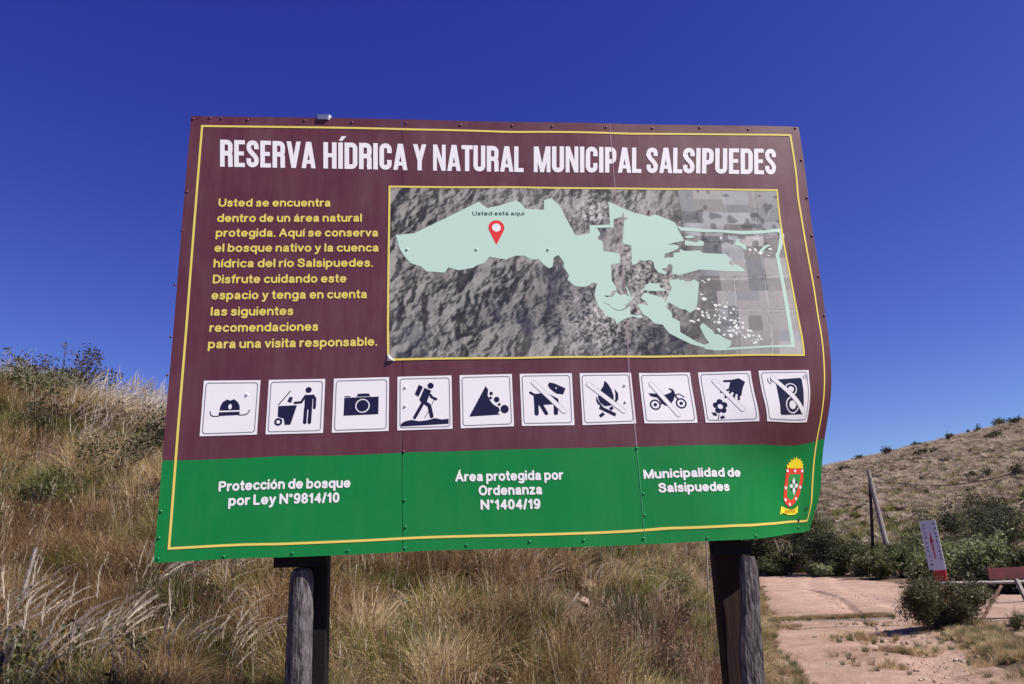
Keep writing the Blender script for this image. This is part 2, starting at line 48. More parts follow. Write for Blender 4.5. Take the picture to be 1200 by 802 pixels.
MINT=[[(0.8955, 0.7403), (0.99, 0.7507), (1.3239, 0.9289), (1.3655, 0.892), (1.4395, 0.9093), (1.5144, 0.9368), (1.5385, 0.9261), (1.5674, 0.8885), (1.6631, 0.8845), (1.6664, 0.942), (1.7067, 0.9538), (1.7089, 0.9515), (1.7439, 0.9144), (1.8197, 0.7383), (1.8948, 0.7531), (1.8984, 0.7994), (2.0074, 0.8021), (2.0264, 0.7862), (1.9344, 0.7836), (1.9521, 0.7512), (1.9329, 0.7224), (1.9587, 0.7082), (1.9577, 0.655), (2.0339, 0.6425), (2.046, 0.627), (2.0426, 0.5883), (1.9915, 0.5778), (1.991, 0.4875), (1.9935, 0.487), (2.0118, 0.4546), (2.0071, 0.4389), (1.9897, 0.4368), (1.974, 0.4118), (1.943, 0.4119), (1.9595, 0.4019), (1.9873, 0.4046), (2.0102, 0.4331), (2.0261, 0.4152), (2.0575, 0.4187), (2.0737, 0.4043), (2.0752, 0.3758), (2.0534, 0.3616), (2.0488, 0.3438), (2.0239, 0.3333), (2.0034, 0.337), (1.98, 0.3491), (1.9705, 0.362), (1.9506, 0.3727), (1.9367, 0.3714), (1.9703, 0.3584), (1.9831, 0.3442), (2.0031, 0.332), (2.0307, 0.3311), (2.0591, 0.3438), (2.0739, 0.358), (2.0743, 0.3117), (2.1049, 0.3045), (2.1258, 0.3079), (2.1421, 0.2936), (2.1178, 0.2902), (2.084, 0.301), (2.0345, 0.2835), (2.0019, 0.2589), (1.9898, 0.2874), (1.9392, 0.3054), (1.9337, 0.3267), (1.9144, 0.348), (1.9029, 0.3801), (1.8947, 0.4121), (1.9047, 0.4549), (1.9131, 0.4763), (1.8858, 0.48), (1.8675, 0.4657), (1.8395, 0.4586), (1.7987, 0.4637), (1.7793, 0.4802), (1.7599, 0.4981), (1.7716, 0.5195), (1.7561, 0.5447), (1.7709, 0.5235), (1.7468, 0.5615), (1.7488, 0.5932), (1.7234, 0.6315), (1.6983, 0.6186), (1.6892, 0.5678), (1.6706, 0.5589), (1.6417, 0.5804), (1.6193, 0.6095), (1.583, 0.6056), (1.548, 0.6272), (1.5, 0.6271), (1.4512, 0.6054), (1.3683, 0.6219), (1.3434, 0.5889), (1.3015, 0.5738), (1.2835, 0.5611), (1.2126, 0.5485), (1.16, 0.5636), (1.142, 0.5359), (1.0487, 0.5423), (1.0255, 0.5676), (0.9729, 0.5867), (0.9494, 0.6121), (0.9198, 0.6567)], [(2.0098, 0.9355), (2.0978, 0.891), (2.1509, 0.8692), (2.1916, 0.8622), (2.2178, 0.8499), (2.2538, 0.8628), (2.2998, 0.8447), (2.3417, 0.8244), (2.3577, 0.8153), (2.3688, 0.7714), (2.3914, 0.7135), (2.3396, 0.7024), (2.3012, 0.6899), (2.3317, 0.693), (2.3607, 0.6831), (2.3522, 0.6687), (2.3272, 0.6557), (2.2992, 0.6448), (2.3225, 0.6457), (2.2821, 0.6419), (2.276, 0.6171), (2.323, 0.6208), (2.326, 0.6449), (2.3597, 0.6487), (2.3653, 0.6666), (2.3873, 0.656), (2.4675, 0.6601), (2.4756, 0.6458), (2.5975, 0.6394), (2.6201, 0.6108), (2.6037, 0.5893), (2.6211, 0.5715), (2.6366, 0.5858), (2.6675, 0.568), (2.6873, 0.5431), (2.6039, 0.5431), (2.4474, 0.5532), (2.3454, 0.5212), (2.3132, 0.5282), (2.315, 0.5152), (2.3069, 0.5327), (2.3142, 0.5713), (2.2992, 0.5854), (2.28, 0.5607), (2.2565, 0.5571), (2.2809, 0.5361), (2.2699, 0.5256), (2.2379, 0.5361), (2.2203, 0.5606), (2.2168, 0.5922), (2.2015, 0.6062), (2.1708, 0.5991), (2.1447, 0.6061), (2.1256, 0.5814), (2.1086, 0.5779), (2.1018, 0.5919), (2.1084, 0.6838), (2.0625, 0.6979), (2.0692, 0.7337), (2.0849, 0.8281), (2.1066, 0.8393), (2.0832, 0.8465), (2.086, 0.8761), (2.0731, 0.8486), (2.027, 0.8315), (2.0264, 0.7862), (2.0074, 0.8021)], [(2.1353, 0.397), (2.1475, 0.422), (2.1617, 0.427), (2.2154, 0.411), (2.2547, 0.3893), (2.2587, 0.3499), (2.287, 0.3175), (2.2888, 0.2925), (2.3245, 0.2708), (2.3245, 0.2139), (2.3632, 0.1885), (2.4016, 0.1631), (2.4403, 0.1447), (2.4675, 0.155), (2.4792, 0.1299), (2.5014, 0.1118), (2.4394, 0.1306), (2.3744, 0.1493), (2.303, 0.1893), (2.2702, 0.2075), (2.2481, 0.236), (2.2389, 0.2539), (2.1984, 0.2613), (2.1661, 0.2935), (2.1398, 0.3114), (2.1244, 0.3399), (2.1161, 0.3685), (2.1434, 0.3648), (2.1671, 0.3597), (2.1581, 0.379)], [(2.1558, 0.4399), (2.1613, 0.4651), (2.1796, 0.4781), (2.2346, 0.4773), (2.2394, 0.4542), (2.2757, 0.4382), (2.2172, 0.434)], [(2.2862, 0.4794), (2.2981, 0.4976), (2.3186, 0.4976), (2.3364, 0.5048), (2.3421, 0.4939), (2.3595, 0.4976), (2.372, 0.4867), (2.3924, 0.4867), (2.4174, 0.4991), (2.4395, 0.4831), (2.4237, 0.3887), (2.413, 0.3382), (2.3779, 0.3169), (2.3591, 0.335), (2.3324, 0.3387), (2.3129, 0.3496), (2.2937, 0.364), (2.2741, 0.3749), (2.2624, 0.3535), (2.251, 0.3571), (2.2975, 0.4541)], [(2.4232, 0.2448), (2.4409, 0.2626), (2.4848, 0.2227), (2.4968, 0.2011), (2.5166, 0.2009), (2.5418, 0.179), (2.5772, 0.1642), (2.5728, 0.1427), (2.5656, 0.132), (2.4982, 0.114), (2.472, 0.1194), (2.4673, 0.1515), (2.4491, 0.1802)], [(2.4469, 0.1432), (2.4723, 0.1244), (2.5654, 0.1285), (2.6706, 0.1327), (2.7741, 0.1401), (2.8682, 0.1434), (2.867, 0.2779), (2.8726, 0.4444), (2.8835, 0.6151), (2.8746, 0.6379), (2.8838, 0.6491), (2.9074, 0.6639), (2.9374, 0.7286), (2.9422, 0.7556), (2.9242, 0.7612), (2.8854, 0.766), (2.8314, 0.7587), (2.7025, 0.7525), (2.5956, 0.7626), (2.4955, 0.7638), (2.3821, 0.7701), (2.3591, 0.8006), (2.3916, 0.7899), (2.4982, 0.7821), (2.7054, 0.7723), (2.8339, 0.775), (2.8884, 0.7853), (2.9316, 0.7858), (2.9337, 0.7746), (2.9103, 0.708), (2.893, 0.6568), (2.8785, 0.6206), (2.8726, 0.5342), (2.8695, 0.4632), (2.8879, 0.444), (2.8845, 0.2917), (2.8835, 0.1275), (2.7736, 0.1269), (2.67, 0.1196), (2.4981, 0.1126), (2.439, 0.1235)], [(2.4015, 0.739), (2.4324, 0.7443), (2.4465, 0.7393), (2.4407, 0.732), (2.4168, 0.7282), (2.4002, 0.7295)], [(2.3952, 0.7172), (2.4277, 0.7102), (2.4537, 0.7053), (2.4755, 0.7178), (2.494, 0.7071), (2.4876, 0.6854), (2.441, 0.6851), (2.3914, 0.6883)], [(2.6538, 0.7011), (2.6716, 0.7288), (2.6816, 0.7048), (2.7074, 0.694), (2.7138, 0.6687), (2.6995, 0.665), (2.6788, 0.6867), (2.6555, 0.6902)], [(2.8086, 0.6853), (2.836, 0.6954), (2.8496, 0.688), (2.8259, 0.6794), (2.8088, 0.6649), (2.7864, 0.6396), (2.7707, 0.6433), (2.7871, 0.665)], [(2.0605, 0.4581), (2.0674, 0.4581), (2.09, 0.39), (2.0789, 0.3793)]]
MINT_LINES=[[(2.7743, 0.7653), (2.8328, 0.7676), (2.8868, 0.7749), (2.9289, 0.7791), (2.9153, 0.7227), (2.8894, 0.6495), (2.8783, 0.6315)], [(2.8782, 0.6363), (2.8795, 0.5477), (2.8783, 0.4077), (2.8754, 0.2633), (2.8756, 0.1362)]]
ISLES=[(2.4431, 0.4176), (2.4576, 0.3923), (2.4961, 0.3741), (2.5081, 0.3596), (2.5314, 0.3595), (2.5691, 0.3703), (2.4884, 0.4978), (2.4665, 0.4831), (2.423, 0.3382), (2.4647, 0.3164), (2.4437, 0.3021), (2.5322, 0.3305), (2.5264, 0.298), (2.5034, 0.3017), (2.5548, 0.2798), (2.584, 0.3159), (2.5809, 0.2761), (2.5963, 0.2615), (2.6212, 0.2868), (2.639, 0.2614), (2.5207, 0.2656), (2.5181, 0.226), (2.5748, 0.2364), (2.5428, 0.197), (2.5755, 0.1931), (2.5963, 0.2109), (2.6107, 0.2325), (2.6224, 0.2107), (2.6345, 0.1926), (2.6751, 0.2178), (2.6638, 0.1924), (2.6865, 0.1923), (2.7122, 0.1887), (2.6785, 0.1633), (2.6975, 0.1559), (2.3948, 0.2702), (2.4728, 0.2911), (2.584, 0.7296), (2.7306, 0.6651), (2.7487, 0.647), (2.7841, 0.6469), (2.8461, 0.6683), (2.8459, 0.6464), (2.8249, 0.6321), (2.7587, 0.665)]
TEXT_LINES=[('Usted se encuentra', (0.0113, 0.9), (0.5655, 0.8995), 'y'), ('dentro de un área natural', (0.01, 0.815), (0.7241, 0.8147), 'y'), ('protegida. Aquí se conserva', (0.0083, 0.7348), (0.8068, 0.7323), 'y'), ('el bosque nativo y la cuenca', (0.0072, 0.6536), (0.8107, 0.6501), 'y'), ('hídrica del río Salsipuedes.', (0.0073, 0.5711), (0.784, 0.5683), 'y'), ('Disfrute cuidando este', (0.0091, 0.4874), (0.655, 0.4863), 'y'), ('espacio y tenga en cuenta', (0.0079, 0.4042), (0.7572, 0.4024), 'y'), ('las siguientes', (0.0088, 0.3208), (0.4003, 0.3197), 'y'), ('recomendaciones', (0.0079, 0.239), (0.5218, 0.2382), 'y'), ('para una visita responsable.', (0.0064, 0.1569), (0.8086, 0.1582), 'y'), ('Protección de bosque', (0.0983, -0.5215), (0.6908, -0.5233), 'w'), ('por Ley N°9814/10', (0.1447, -0.5878), (0.6412, -0.5891), 'w'), ('Área protegida por', (1.1717, -0.515), (1.6871, -0.5184), 'w'), ('Ordenanza', (1.2796, -0.581), (1.5804, -0.5826), 'w'), ('N°1404/19', (1.2871, -0.6459), (1.5684, -0.6481), 'w'), ('Municipalidad de', (2.0722, -0.5285), (2.5815, -0.5323), 'w'), ('Salsipuedes', (2.1382, -0.5987), (2.505, -0.6022), 'w'), ('Usted está aquí', (1.2886, 0.8498), (1.5595, 0.8499), 'k')]
TITLE_WORDS=[('RESERVA', (0.0061, 1.1245), (0.4853, 1.1181), (-0.004, 1.2802), (0.4807, 1.2715)), ('HÍDRICA', (0.5241, 1.1175), (0.9545, 1.1133), (0.52, 1.2711), (0.9558, 1.2704)), ('Y', (0.9834, 1.1133), (1.0525, 1.1132), (0.9849, 1.2704), (1.0546, 1.27)), ('NATURAL', (1.0883, 1.1131), (1.5664, 1.1098), (1.0907, 1.2698), (1.5733, 1.2707)), ('MUNICIPAL', (1.621, 1.1101), (2.2061, 1.1127), (1.6285, 1.2697), (2.2196, 1.2724)), ('SALSIPUEDES', (2.2275, 1.1127), (2.9387, 1.1102), (2.2412, 1.2722), (2.967, 1.2682))]
CREST={'crown': [(2.888, -0.4861), (2.8814, -0.468), (2.8975, -0.4703), (2.8936, -0.4539), (2.9099, -0.4579), (2.9077, -0.4408), (2.9237, -0.4499), (2.9262, -0.4315), (2.94, -0.4456), (2.9448, -0.4299), (2.956, -0.4472), (2.971, -0.4426), (2.9732, -0.4573), (2.988, -0.4576), (2.9855, -0.47), (2.9991, -0.4767), (2.9892, -0.4832), (2.9992, -0.4956)], 'shield': [(2.8828, -0.4867), (2.9992, -0.4964), (3.0024, -0.5494), (2.9903, -0.5912), (2.9702, -0.6369), (2.9456, -0.6622), (2.9126, -0.683), (2.8887, -0.6865), (2.8646, -0.6683), (2.854, -0.6456), (2.8657, -0.5853), (2.877, -0.541)], 'field': [(2.9032, -0.5176), (2.982, -0.5236), (2.9791, -0.5548), (2.966, -0.5893), (2.9467, -0.624), (2.9242, -0.6472), (2.8975, -0.6513), (2.8811, -0.6341), (2.8852, -0.5979), (2.8941, -0.5577)], 'banner': [(2.8319, -0.6809), (2.8657, -0.6938), (2.9092, -0.7014), (2.9414, -0.6957), (2.9629, -0.6802), (2.963, -0.7161), (2.935, -0.7277), (2.882, -0.7277), (2.8425, -0.715), (2.8168, -0.7231)], 'dots': [(2.8898, -0.5008), (2.9416, -0.5038), (2.9907, -0.5088), (2.8745, -0.5879), (2.981, -0.5904), (2.8677, -0.6499), (2.9484, -0.6463), (2.8982, -0.6739)], 'mid': [(2.934, -0.5795)]}
PIN=[(1.4101, 0.7817), (1.4065, 0.6857), (1.4598, 0.7817)]
RIVETS=[(-0.1501, 1.3992), (-0.0644, 1.4062), (-0.008, 1.4047), (0.1268, 1.3993), (0.4195, 1.3984), (0.6649, 1.3927), (0.9497, 1.3948), (1.238, 1.3896), (1.5162, 1.3938), (1.7344, 1.3914), (2.0308, 1.393), (2.2926, 1.3935), (2.5601, 1.4011), (2.8289, 1.3931), (3.108, 1.4076), (3.1142, 1.2007), (3.1214, 0.9698), (3.119, 0.7415), (3.1188, 0.5057), (3.1205, 0.2838), (-0.1435, -0.8036), (0.1383, -0.8102), (0.4375, -0.8045), (0.6824, -0.8028), (0.9363, -0.8045), (1.2192, -0.8011), (1.509, -0.7924), (1.7624, -0.7934), (2.0456, -0.7955), (2.3571, -0.8075), (2.6342, -0.8078), (2.9861, -0.7948), (0.9404, -0.7131), (0.9375, -0.5933), (2.0515, -0.3777), (2.0626, -0.6001), (2.0607, -0.6983), (-0.1481, -0.5992), (-0.1477, -0.714), (0.933, -0.3675), (-0.1697, 0.4823), (-0.1583, 0.7715), (-0.1489, 0.9824), (-0.1694, 0.2171), (-0.1697, 0.0288), (-0.1683, -0.173)]
BUMPS=[(0.2016, -0.0668), (0.9355, -0.052), (0.9349, -0.1427), (0.9544, 0.6627), (1.3045, 0.6624), (1.6716, 0.663), (2.025, -0.0652), (2.0209, -0.1509)]
# ---- terrain
def _hash(ix, iy, seed):
    n = (ix.astype(np.int64)*374761393 + iy.astype(np.int64)*668265263 + seed*1442695041) & 0xffffffff
    n = ((n ^ (n >> 13))*1274126177) & 0xffffffff
    return ((n ^ (n >> 16)) & 0xffff)/65535.0
def vnoise(x, y, seed=0):
    x = np.asarray(x, float); y = np.asarray(y, float)
    ix = np.floor(x); iy = np.floor(y); fx = x-ix; fy = y-iy
    fx = fx*fx*(3-2*fx); fy = fy*fy*(3-2*fy)
    a = _hash(ix, iy, seed); b = _hash(ix+1, iy, seed); c = _hash(ix, iy+1, seed); d = _hash(ix+1, iy+1, seed)
    return (a*(1-fx)+b*fx)*(1-fy)+(c*(1-fx)+d*fx)*fy
def fbm(x, y, seed=0, octs=4):
    s = 0; amp = .5
    for k in range(octs):
        s = s+amp*(vnoise(x, y, seed+k)-.5); x = x*2.03+7.1; y = y*2.03+3.7; amp *= .5
    return s
def sstep(a, b, v):
    t = np.clip((v-a)/(b-a), 0, 1); return t*t*(3-2*t)
def bank_dist(x, y):                     # metres left of the road's left edge
    return (.295*y-x)*.96
def height(x, y):
    x = np.asarray(x, float); y = np.asarray(y, float)
    s = np.maximum(bank_dist(x, y)-.15, 0)
    r = sstep(2.0, 9.2, y)
    z = (1.7*(1-np.exp(-s/.8))+.222*np.minimum(s, 30))*r
    z = z+.75*np.exp(-(((x+11.2)/3.6)**2+((y-20.5)/6)**2))
    z = z+r*sstep(.2, 3, s)*(.9*fbm(x*.23, y*.23, 5)+.35*fbm(x*.9, y*.9, 9))
    over = np.maximum(y-20.5, 0)
    z = z-.5*(np.sqrt(over*over+4)-2)*.55*sstep(0, 3, s)
    z = np.where(s > 0, np.maximum(z, -.3), z)
    # low ridge beside the road, right
    t = np.clip((16.8-y)/8.0, -.1, 2.0)
    bx = 8.45-.36*(16.8-y)
    z = z+.17*np.exp(-((x-bx-.3)/.45)**2)*sstep(17.6, 16.2, y)*sstep(2, 6, y)
    # far hill
    dist = np.hypot(x, y)+1e-6; az = np.where(y > 1, x/np.maximum(y, 1), 9)
    el = .088+(az-.378)*.115
    el = np.clip(el, .02, .2)
    hill = el*dist*.97
    d0 = 150.0
    prof = sstep(52, d0, dist)
    hz = (el*d0+1.6)*prof*np.where(dist < d0, 1, 1)
    hz = hz-np.maximum(dist-d0, 0)*.12
    front = sstep(-2, 25, y)
    far = np.maximum(hz, 0)*front+front*sstep(60, 120, dist)*(2.6*fbm(x*.03, y*.03, 21)+.8*fbm(x*.15, y*.15, 22))
    z = z+far
    z = z+.03*fbm(x*1.3, y*1.3, 31)*sstep(40, 10, dist)
    return z
# ---------------------------------------------------------------- helpers
def tag(o, label=None, cat=None, group=None, kind=None):
    if label: o['label'] = label
    if cat: o['category'] = cat
    if group: o['group'] = group
    if kind: o['kind'] = kind
    return o
def empty(name, loc, rz=0, **k):
    o = bpy.data.objects.new(name, None); COL.objects.link(o); o.location = loc; o.rotation_euler = (0, 0, rz)
    o.empty_display_size = .2
    return tag(o, **k)
def meshobj(name, V, F, mats, parent=None, mi=None, smooth=False, loc=None):
    me = bpy.data.meshes.new(name); me.from_pydata([tuple(map(float, v)) for v in V], [], [tuple(int(i) for i in f) for f in F])
    if not isinstance(mats, (list, tuple)): mats = [mats]
    for m in mats: me.materials.append(m)
    if mi is not None: me.polygons.foreach_set('material_index', np.asarray(mi, dtype=np.int32))
    if smooth: me.polygons.foreach_set('use_smooth', np.ones(len(F), bool))
    me.update()
    o = bpy.data.objects.new(name, me); COL.objects.link(o)
    if parent: o.parent = parent
    if loc is not None: o.location = loc
    return o
def copy_tree(o, parent=None):
    c = o.copy(); COL.objects.link(c)
    if parent: c.parent = parent
    for ch in list(o.children): copy_tree(ch, c)
    return c
class MB:
    def __init__(s): s.V = []; s.F = []
    def add(s, V, F):
        n = len(s.V); s.V += [tuple(v) for v in V]; s.F += [tuple(i+n for i in f) for f in F]; return s
    def box(s, c, d, rot=None, bev=0):
        x, y, z = [q/2 for q in d]; P = []
        if bev:
            b = bev
            ring = [(-x+b, -y), (x-b, -y), (x, -y+b), (x, y-b), (x-b, y), (-x+b, y), (-x, y-b), (-x, -y+b)]
            P = [(a, q, -z) for a, q in ring]+[(a, q, z) for a, q in ring]
            F = [tuple(range(7, -1, -1)), tuple(range(8, 16))]+[(i, (i+1) % 8, 8+(i+1) % 8, 8+i) for i in range(8)]
        else:
            P = [(i*x, j*y, k*z) for k in (-1, 1) for i, j in ((-1, -1), (1, -1), (1, 1), (-1, 1))]
            F = [(3, 2, 1, 0), (4, 5, 6, 7)]+[(i, (i+1) % 4, 4+(i+1) % 4, 4+i) for i in range(4)]
        M = rot if rot is not None else Matrix.Identity(3)
        return s.add([tuple(M @ Vector(p)+Vector(c)) for p in P], F)
    def tube(s, pts, rad, n=8, cap=True, wob=0):
        pts = [Vector(p) for p in pts]; rad = rad if isinstance(rad, (list, tuple)) else [rad]*len(pts)
        V = []; F = []
        a = None
        for i, p in enumerate(pts):
            t = (pts[min(i+1, len(pts)-1)]-pts[max(i-1, 0)]).normalized()
            if a is None: a = t.orthogonal().normalized()
            a = (a-t*a.dot(t)).normalized(); b = t.cross(a)
            for k in range(n):
                w = 2*math.pi*k/n; rr = rad[i]*(1+wob*(random.random()-.5))
                V.append(tuple(p+rr*(math.cos(w)*a+math.sin(w)*b)))
        for i in range(len(pts)-1):
            for k in range(n): F.append((i*n+k, i*n+(k+1) % n, (i+1)*n+(k+1) % n, (i+1)*n+k))
        if cap: F.append(tuple(range(n-1, -1, -1))); F.append(tuple(range((len(pts)-1)*n, len(pts)*n)))
        return s.add(V, F)
    def build(s, name, mat, parent=None, smooth=False, loc=None): return meshobj(name, s.V, s.F, mat, parent, smooth=smooth, loc=loc)
# ---------------------------------------------------------------- materials
def mat(name, base, rough=.6, spec=.5, metal=0, var=0, vscale=8, bump=0, bscale=40, col2=None, coat=0, coord='Object', detail=6, stretch=0, dust=0):
    m = bpy.data.materials.new(name); m.use_nodes = True; t = m.node_tree; b = t.nodes['Principled BSDF']
    b.inputs['Base Color'].default_value = (*base, 1); b.inputs['Roughness'].default_value = rough
    b.inputs['Specular IOR Level'].default_value = spec; b.inputs['Metallic'].default_value = metal
    if coat: b.inputs['Coat Weight'].default_value = coat; b.inputs['Coat Roughness'].default_value = .12
    if var or bump or col2:
        tc = t.nodes.new('ShaderNodeTexCoord')
        src = tc.outputs[coord]
        if stretch:
            mpn = t.nodes.new('ShaderNodeMapping'); mpn.inputs['Scale'].default_value = (1, 1, stretch); t.links.new(src, mpn.inputs['Vector']); src = mpn.outputs[0]
    if var or col2:
        n = t.nodes.new('ShaderNodeTexNoise'); n.inputs['Scale'].default_value = vscale; n.inputs['Detail'].default_value = detail
        n.inputs['Roughness'].default_value = .65
        t.links.new(src, n.inputs['Vector'])
        r = t.nodes.new('ShaderNodeValToRGB'); t.links.new(n.outputs['Fac'], r.inputs[0])
        c2 = col2 or tuple(min(1, c*(1+var)) for c in base); c1 = base if col2 else tuple(c*(1-var) for c in base)
        r.color_ramp.elements[0].position = .35; r.color_ramp.elements[1].position = .65
        r.color_ramp.elements[0].color = (*c1, 1); r.color_ramp.elements[1].color = (*c2, 1)
        t.links.new(r.outputs[0], b.inputs['Base Color'])
    if dust:                 # faint dust, rain streaks and uneven wear on the vinyl
        tc = t.nodes.new('ShaderNodeTexCoord'); mpd = t.nodes.new('ShaderNodeMapping'); mpd.inputs['Scale'].default_value = (1, 1, .12); t.links.new(tc.outputs['Object'], mpd.inputs['Vector'])
        na = t.nodes.new('ShaderNodeTexNoise'); na.inputs['Scale'].default_value = 16; na.inputs['Detail'].default_value = 8; na.inputs['Roughness'].default_value = .7; t.links.new(mpd.outputs[0], na.inputs['Vector'])
        nb = t.nodes.new('ShaderNodeTexNoise'); nb.inputs['Scale'].default_value = 2.3; nb.inputs['Detail'].default_value = 9; nb.inputs['Roughness'].default_value = .75; t.links.new(tc.outputs['Object'], nb.inputs['Vector'])
        mu = t.nodes.new('ShaderNodeMath'); mu.operation = 'MULTIPLY'; t.links.new(na.outputs['Fac'], mu.inputs[0]); t.links.new(nb.outputs['Fac'], mu.inputs[1])
        mr = t.nodes.new('ShaderNodeMapRange'); mr.inputs[1].default_value = .18; mr.inputs[2].default_value = .42; mr.inputs[3].default_value = 0; mr.inputs[4].default_value = dust; t.links.new(mu.outputs[0], mr.inputs[0])
        mxd = t.nodes.new('ShaderNodeMixRGB'); mxd.inputs[2].default_value = (.42, .33, .28, 1); t.links.new(mr.outputs[0], mxd.inputs[0]); t.links.new(r.outputs[0], mxd.inputs[1]); t.links.new(mxd.outputs[0], b.inputs['Base Color'])
        rr_ = t.nodes.new('ShaderNodeMapRange'); rr_.inputs[3].default_value = rough-.07; rr_.inputs[4].default_value = rough+.22; t.links.new(nb.outputs['Fac'], rr_.inputs[0]); t.links.new(rr_.outputs[0], b.inputs['Roughness'])
    if bump:
        n2 = t.nodes.new('ShaderNodeTexNoise'); n2.inputs['Scale'].default_value = bscale; n2.inputs['Detail'].default_value = 5
        t.links.new(src, n2.inputs['Vector'])
        bp = t.nodes.new('ShaderNodeBump'); bp.inputs['Strength'].default_value = bump; bp.inputs['Distance'].default_value = .02
        t.links.new(n2.outputs['Fac'], bp.inputs['Height']); t.links.new(bp.outputs[0], b.inputs['Normal'])
    return m
def plant_mat(name, stops, trans=.35, rough=.6, inst=.5, spec=.3, hue=False):
    """base colour from a ramp driven by the leaf's own random value (attribute tint) and the plant's own"""
    m = bpy.data.materials.new(name); m.use_nodes = True; t = m.node_tree; b = t.nodes['Principled BSDF']
    b.inputs['Roughness'].default_value = rough; b.inputs['Specular IOR Level'].default_value = spec
    at = t.nodes.new('ShaderNodeAttribute'); at.attribute_name = 'tint'
    oi = t.nodes.new('ShaderNodeObjectInfo')
    mx = t.nodes.new('ShaderNodeMix'); mx.data_type = 'FLOAT'; mx.inputs[0].default_value = inst
    t.links.new(at.outputs['Fac'], mx.inputs[2]); t.links.new(oi.outputs['Random'], mx.inputs[3])
    if hue:                                     # neighbours on the slope share their colour: a value carried by each tuft
        ia = t.nodes.new('ShaderNodeAttribute'); ia.attribute_type = 'INSTANCER'; ia.attribute_name = 'hue'; t.links.new(ia.outputs['Fac'], mx.inputs[3])
    rp = t.nodes.new('ShaderNodeValToRGB'); t.links.new(mx.outputs[0], rp.inputs[0])
    el = rp.color_ramp.elements
    while len(el) < len(stops): el.new(.5)
    for e, (p, c) in zip(el, stops): e.position = p; e.color = (*c, 1)
    t.links.new(rp.outputs[0], b.inputs['Base Color'])
    tr = t.nodes.new('ShaderNodeBsdfTranslucent'); t.links.new(rp.outputs[0], tr.inputs[0])
    ms = t.nodes.new('ShaderNodeMixShader'); ms.inputs[0].default_value = trans
    out = t.nodes['Material Output']
    t.links.new(b.outputs[0], ms.inputs[1]); t.links.new(tr.outputs[0], ms.inputs[2]); t.links.new(ms.outputs[0], out.inputs[0])
    return m
M = {}
def printmat(name, c, rough=.38, spec=.4): M[name] = mat(name, c, rough=rough, spec=spec)
M['maroon'] = mat('maroon_vinyl', (.098, .020, .034), rough=.33, spec=.5, var=.07, vscale=3, dust=.10)
M['green'] = mat('green_vinyl', (.002, .195, .042), rough=.36, spec=.28, var=.05, vscale=3, dust=.03)
printmat('white_vinyl', (.80, .79, .82)); printmat('yellow_vinyl', (.74, .60, .13)); printmat('navy_vinyl', (.012, .009, .042), .3)
printmat('grey_line', (.20, .21, .23)); printmat('mint_vinyl', (.50, .69, .585)); printmat('red_vinyl', (.72, .04, .035)); printmat('dark_text', (.03, .05, .05))
printmat('isle_vinyl', (.80, .86, .80)); printmat('crest_red', (.75, .06, .03)); printmat('crest_yellow', (.9, .72, .03)); printmat('faint_line', (.55, .54, .56))
M['crest_green'] = mat('crest_green', (.03, .30, .07), rough=.35)
M['dark_edge'] = mat('sheet_edge', (.06, .045, .05), rough=.5)
M['tin'] = mat('bare_tin', (.45, .45, .46), rough=.35, metal=.9, var=.1)
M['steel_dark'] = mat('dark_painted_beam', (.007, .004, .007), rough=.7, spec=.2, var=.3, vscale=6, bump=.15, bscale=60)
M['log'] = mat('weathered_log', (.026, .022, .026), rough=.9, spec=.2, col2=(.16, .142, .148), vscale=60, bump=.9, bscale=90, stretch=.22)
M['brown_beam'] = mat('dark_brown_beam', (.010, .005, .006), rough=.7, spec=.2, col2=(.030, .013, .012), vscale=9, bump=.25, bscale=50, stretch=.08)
M['rivet_m'] = mat('maroon_rivet', (.10, .028, .055), rough=.3, metal=.3); M['rivet_g'] = mat('green_rivet', (.01, .17, .06), rough=.3, metal=.3)
M['wood_grey'] = mat('grey_wood', (.17, .145, .14), rough=.9, col2=(.34, .30, .28), vscale=14, bump=.6, bscale=30)
M['dark_wood'] = mat('dark_wood', (.035, .025, .03), rough=.9, var=.3, bump=.4)
M['wire'] = mat('dark_cable', (.02, .02, .022), rough=.7)
M['red_paint'] = mat('red_paint', (.42, .02, .02), rough=.5, var=.25, vscale=5)
M['red_board'] = mat('faded_red_board', (.11, .018, .022), rough=.6, var=.3, vscale=5)
M['sign_white'] = mat('painted_white', (.55, .55, .60), rough=.5, var=.05)
M['rock'] = mat('pinkish_rock', (.30, .20, .16), rough=.95, col2=(.48, .34, .28), vscale=7, bump=.8, bscale=16)
M['pebble'] = mat('pebble', (.20, .14, .12), rough=.95, col2=(.42, .33, .28), vscale=4, bump=.5)
M['concrete'] = mat('pale_kerb', (.30, .26, .24), rough=.9, var=.15, vscale=6, bump=.5)
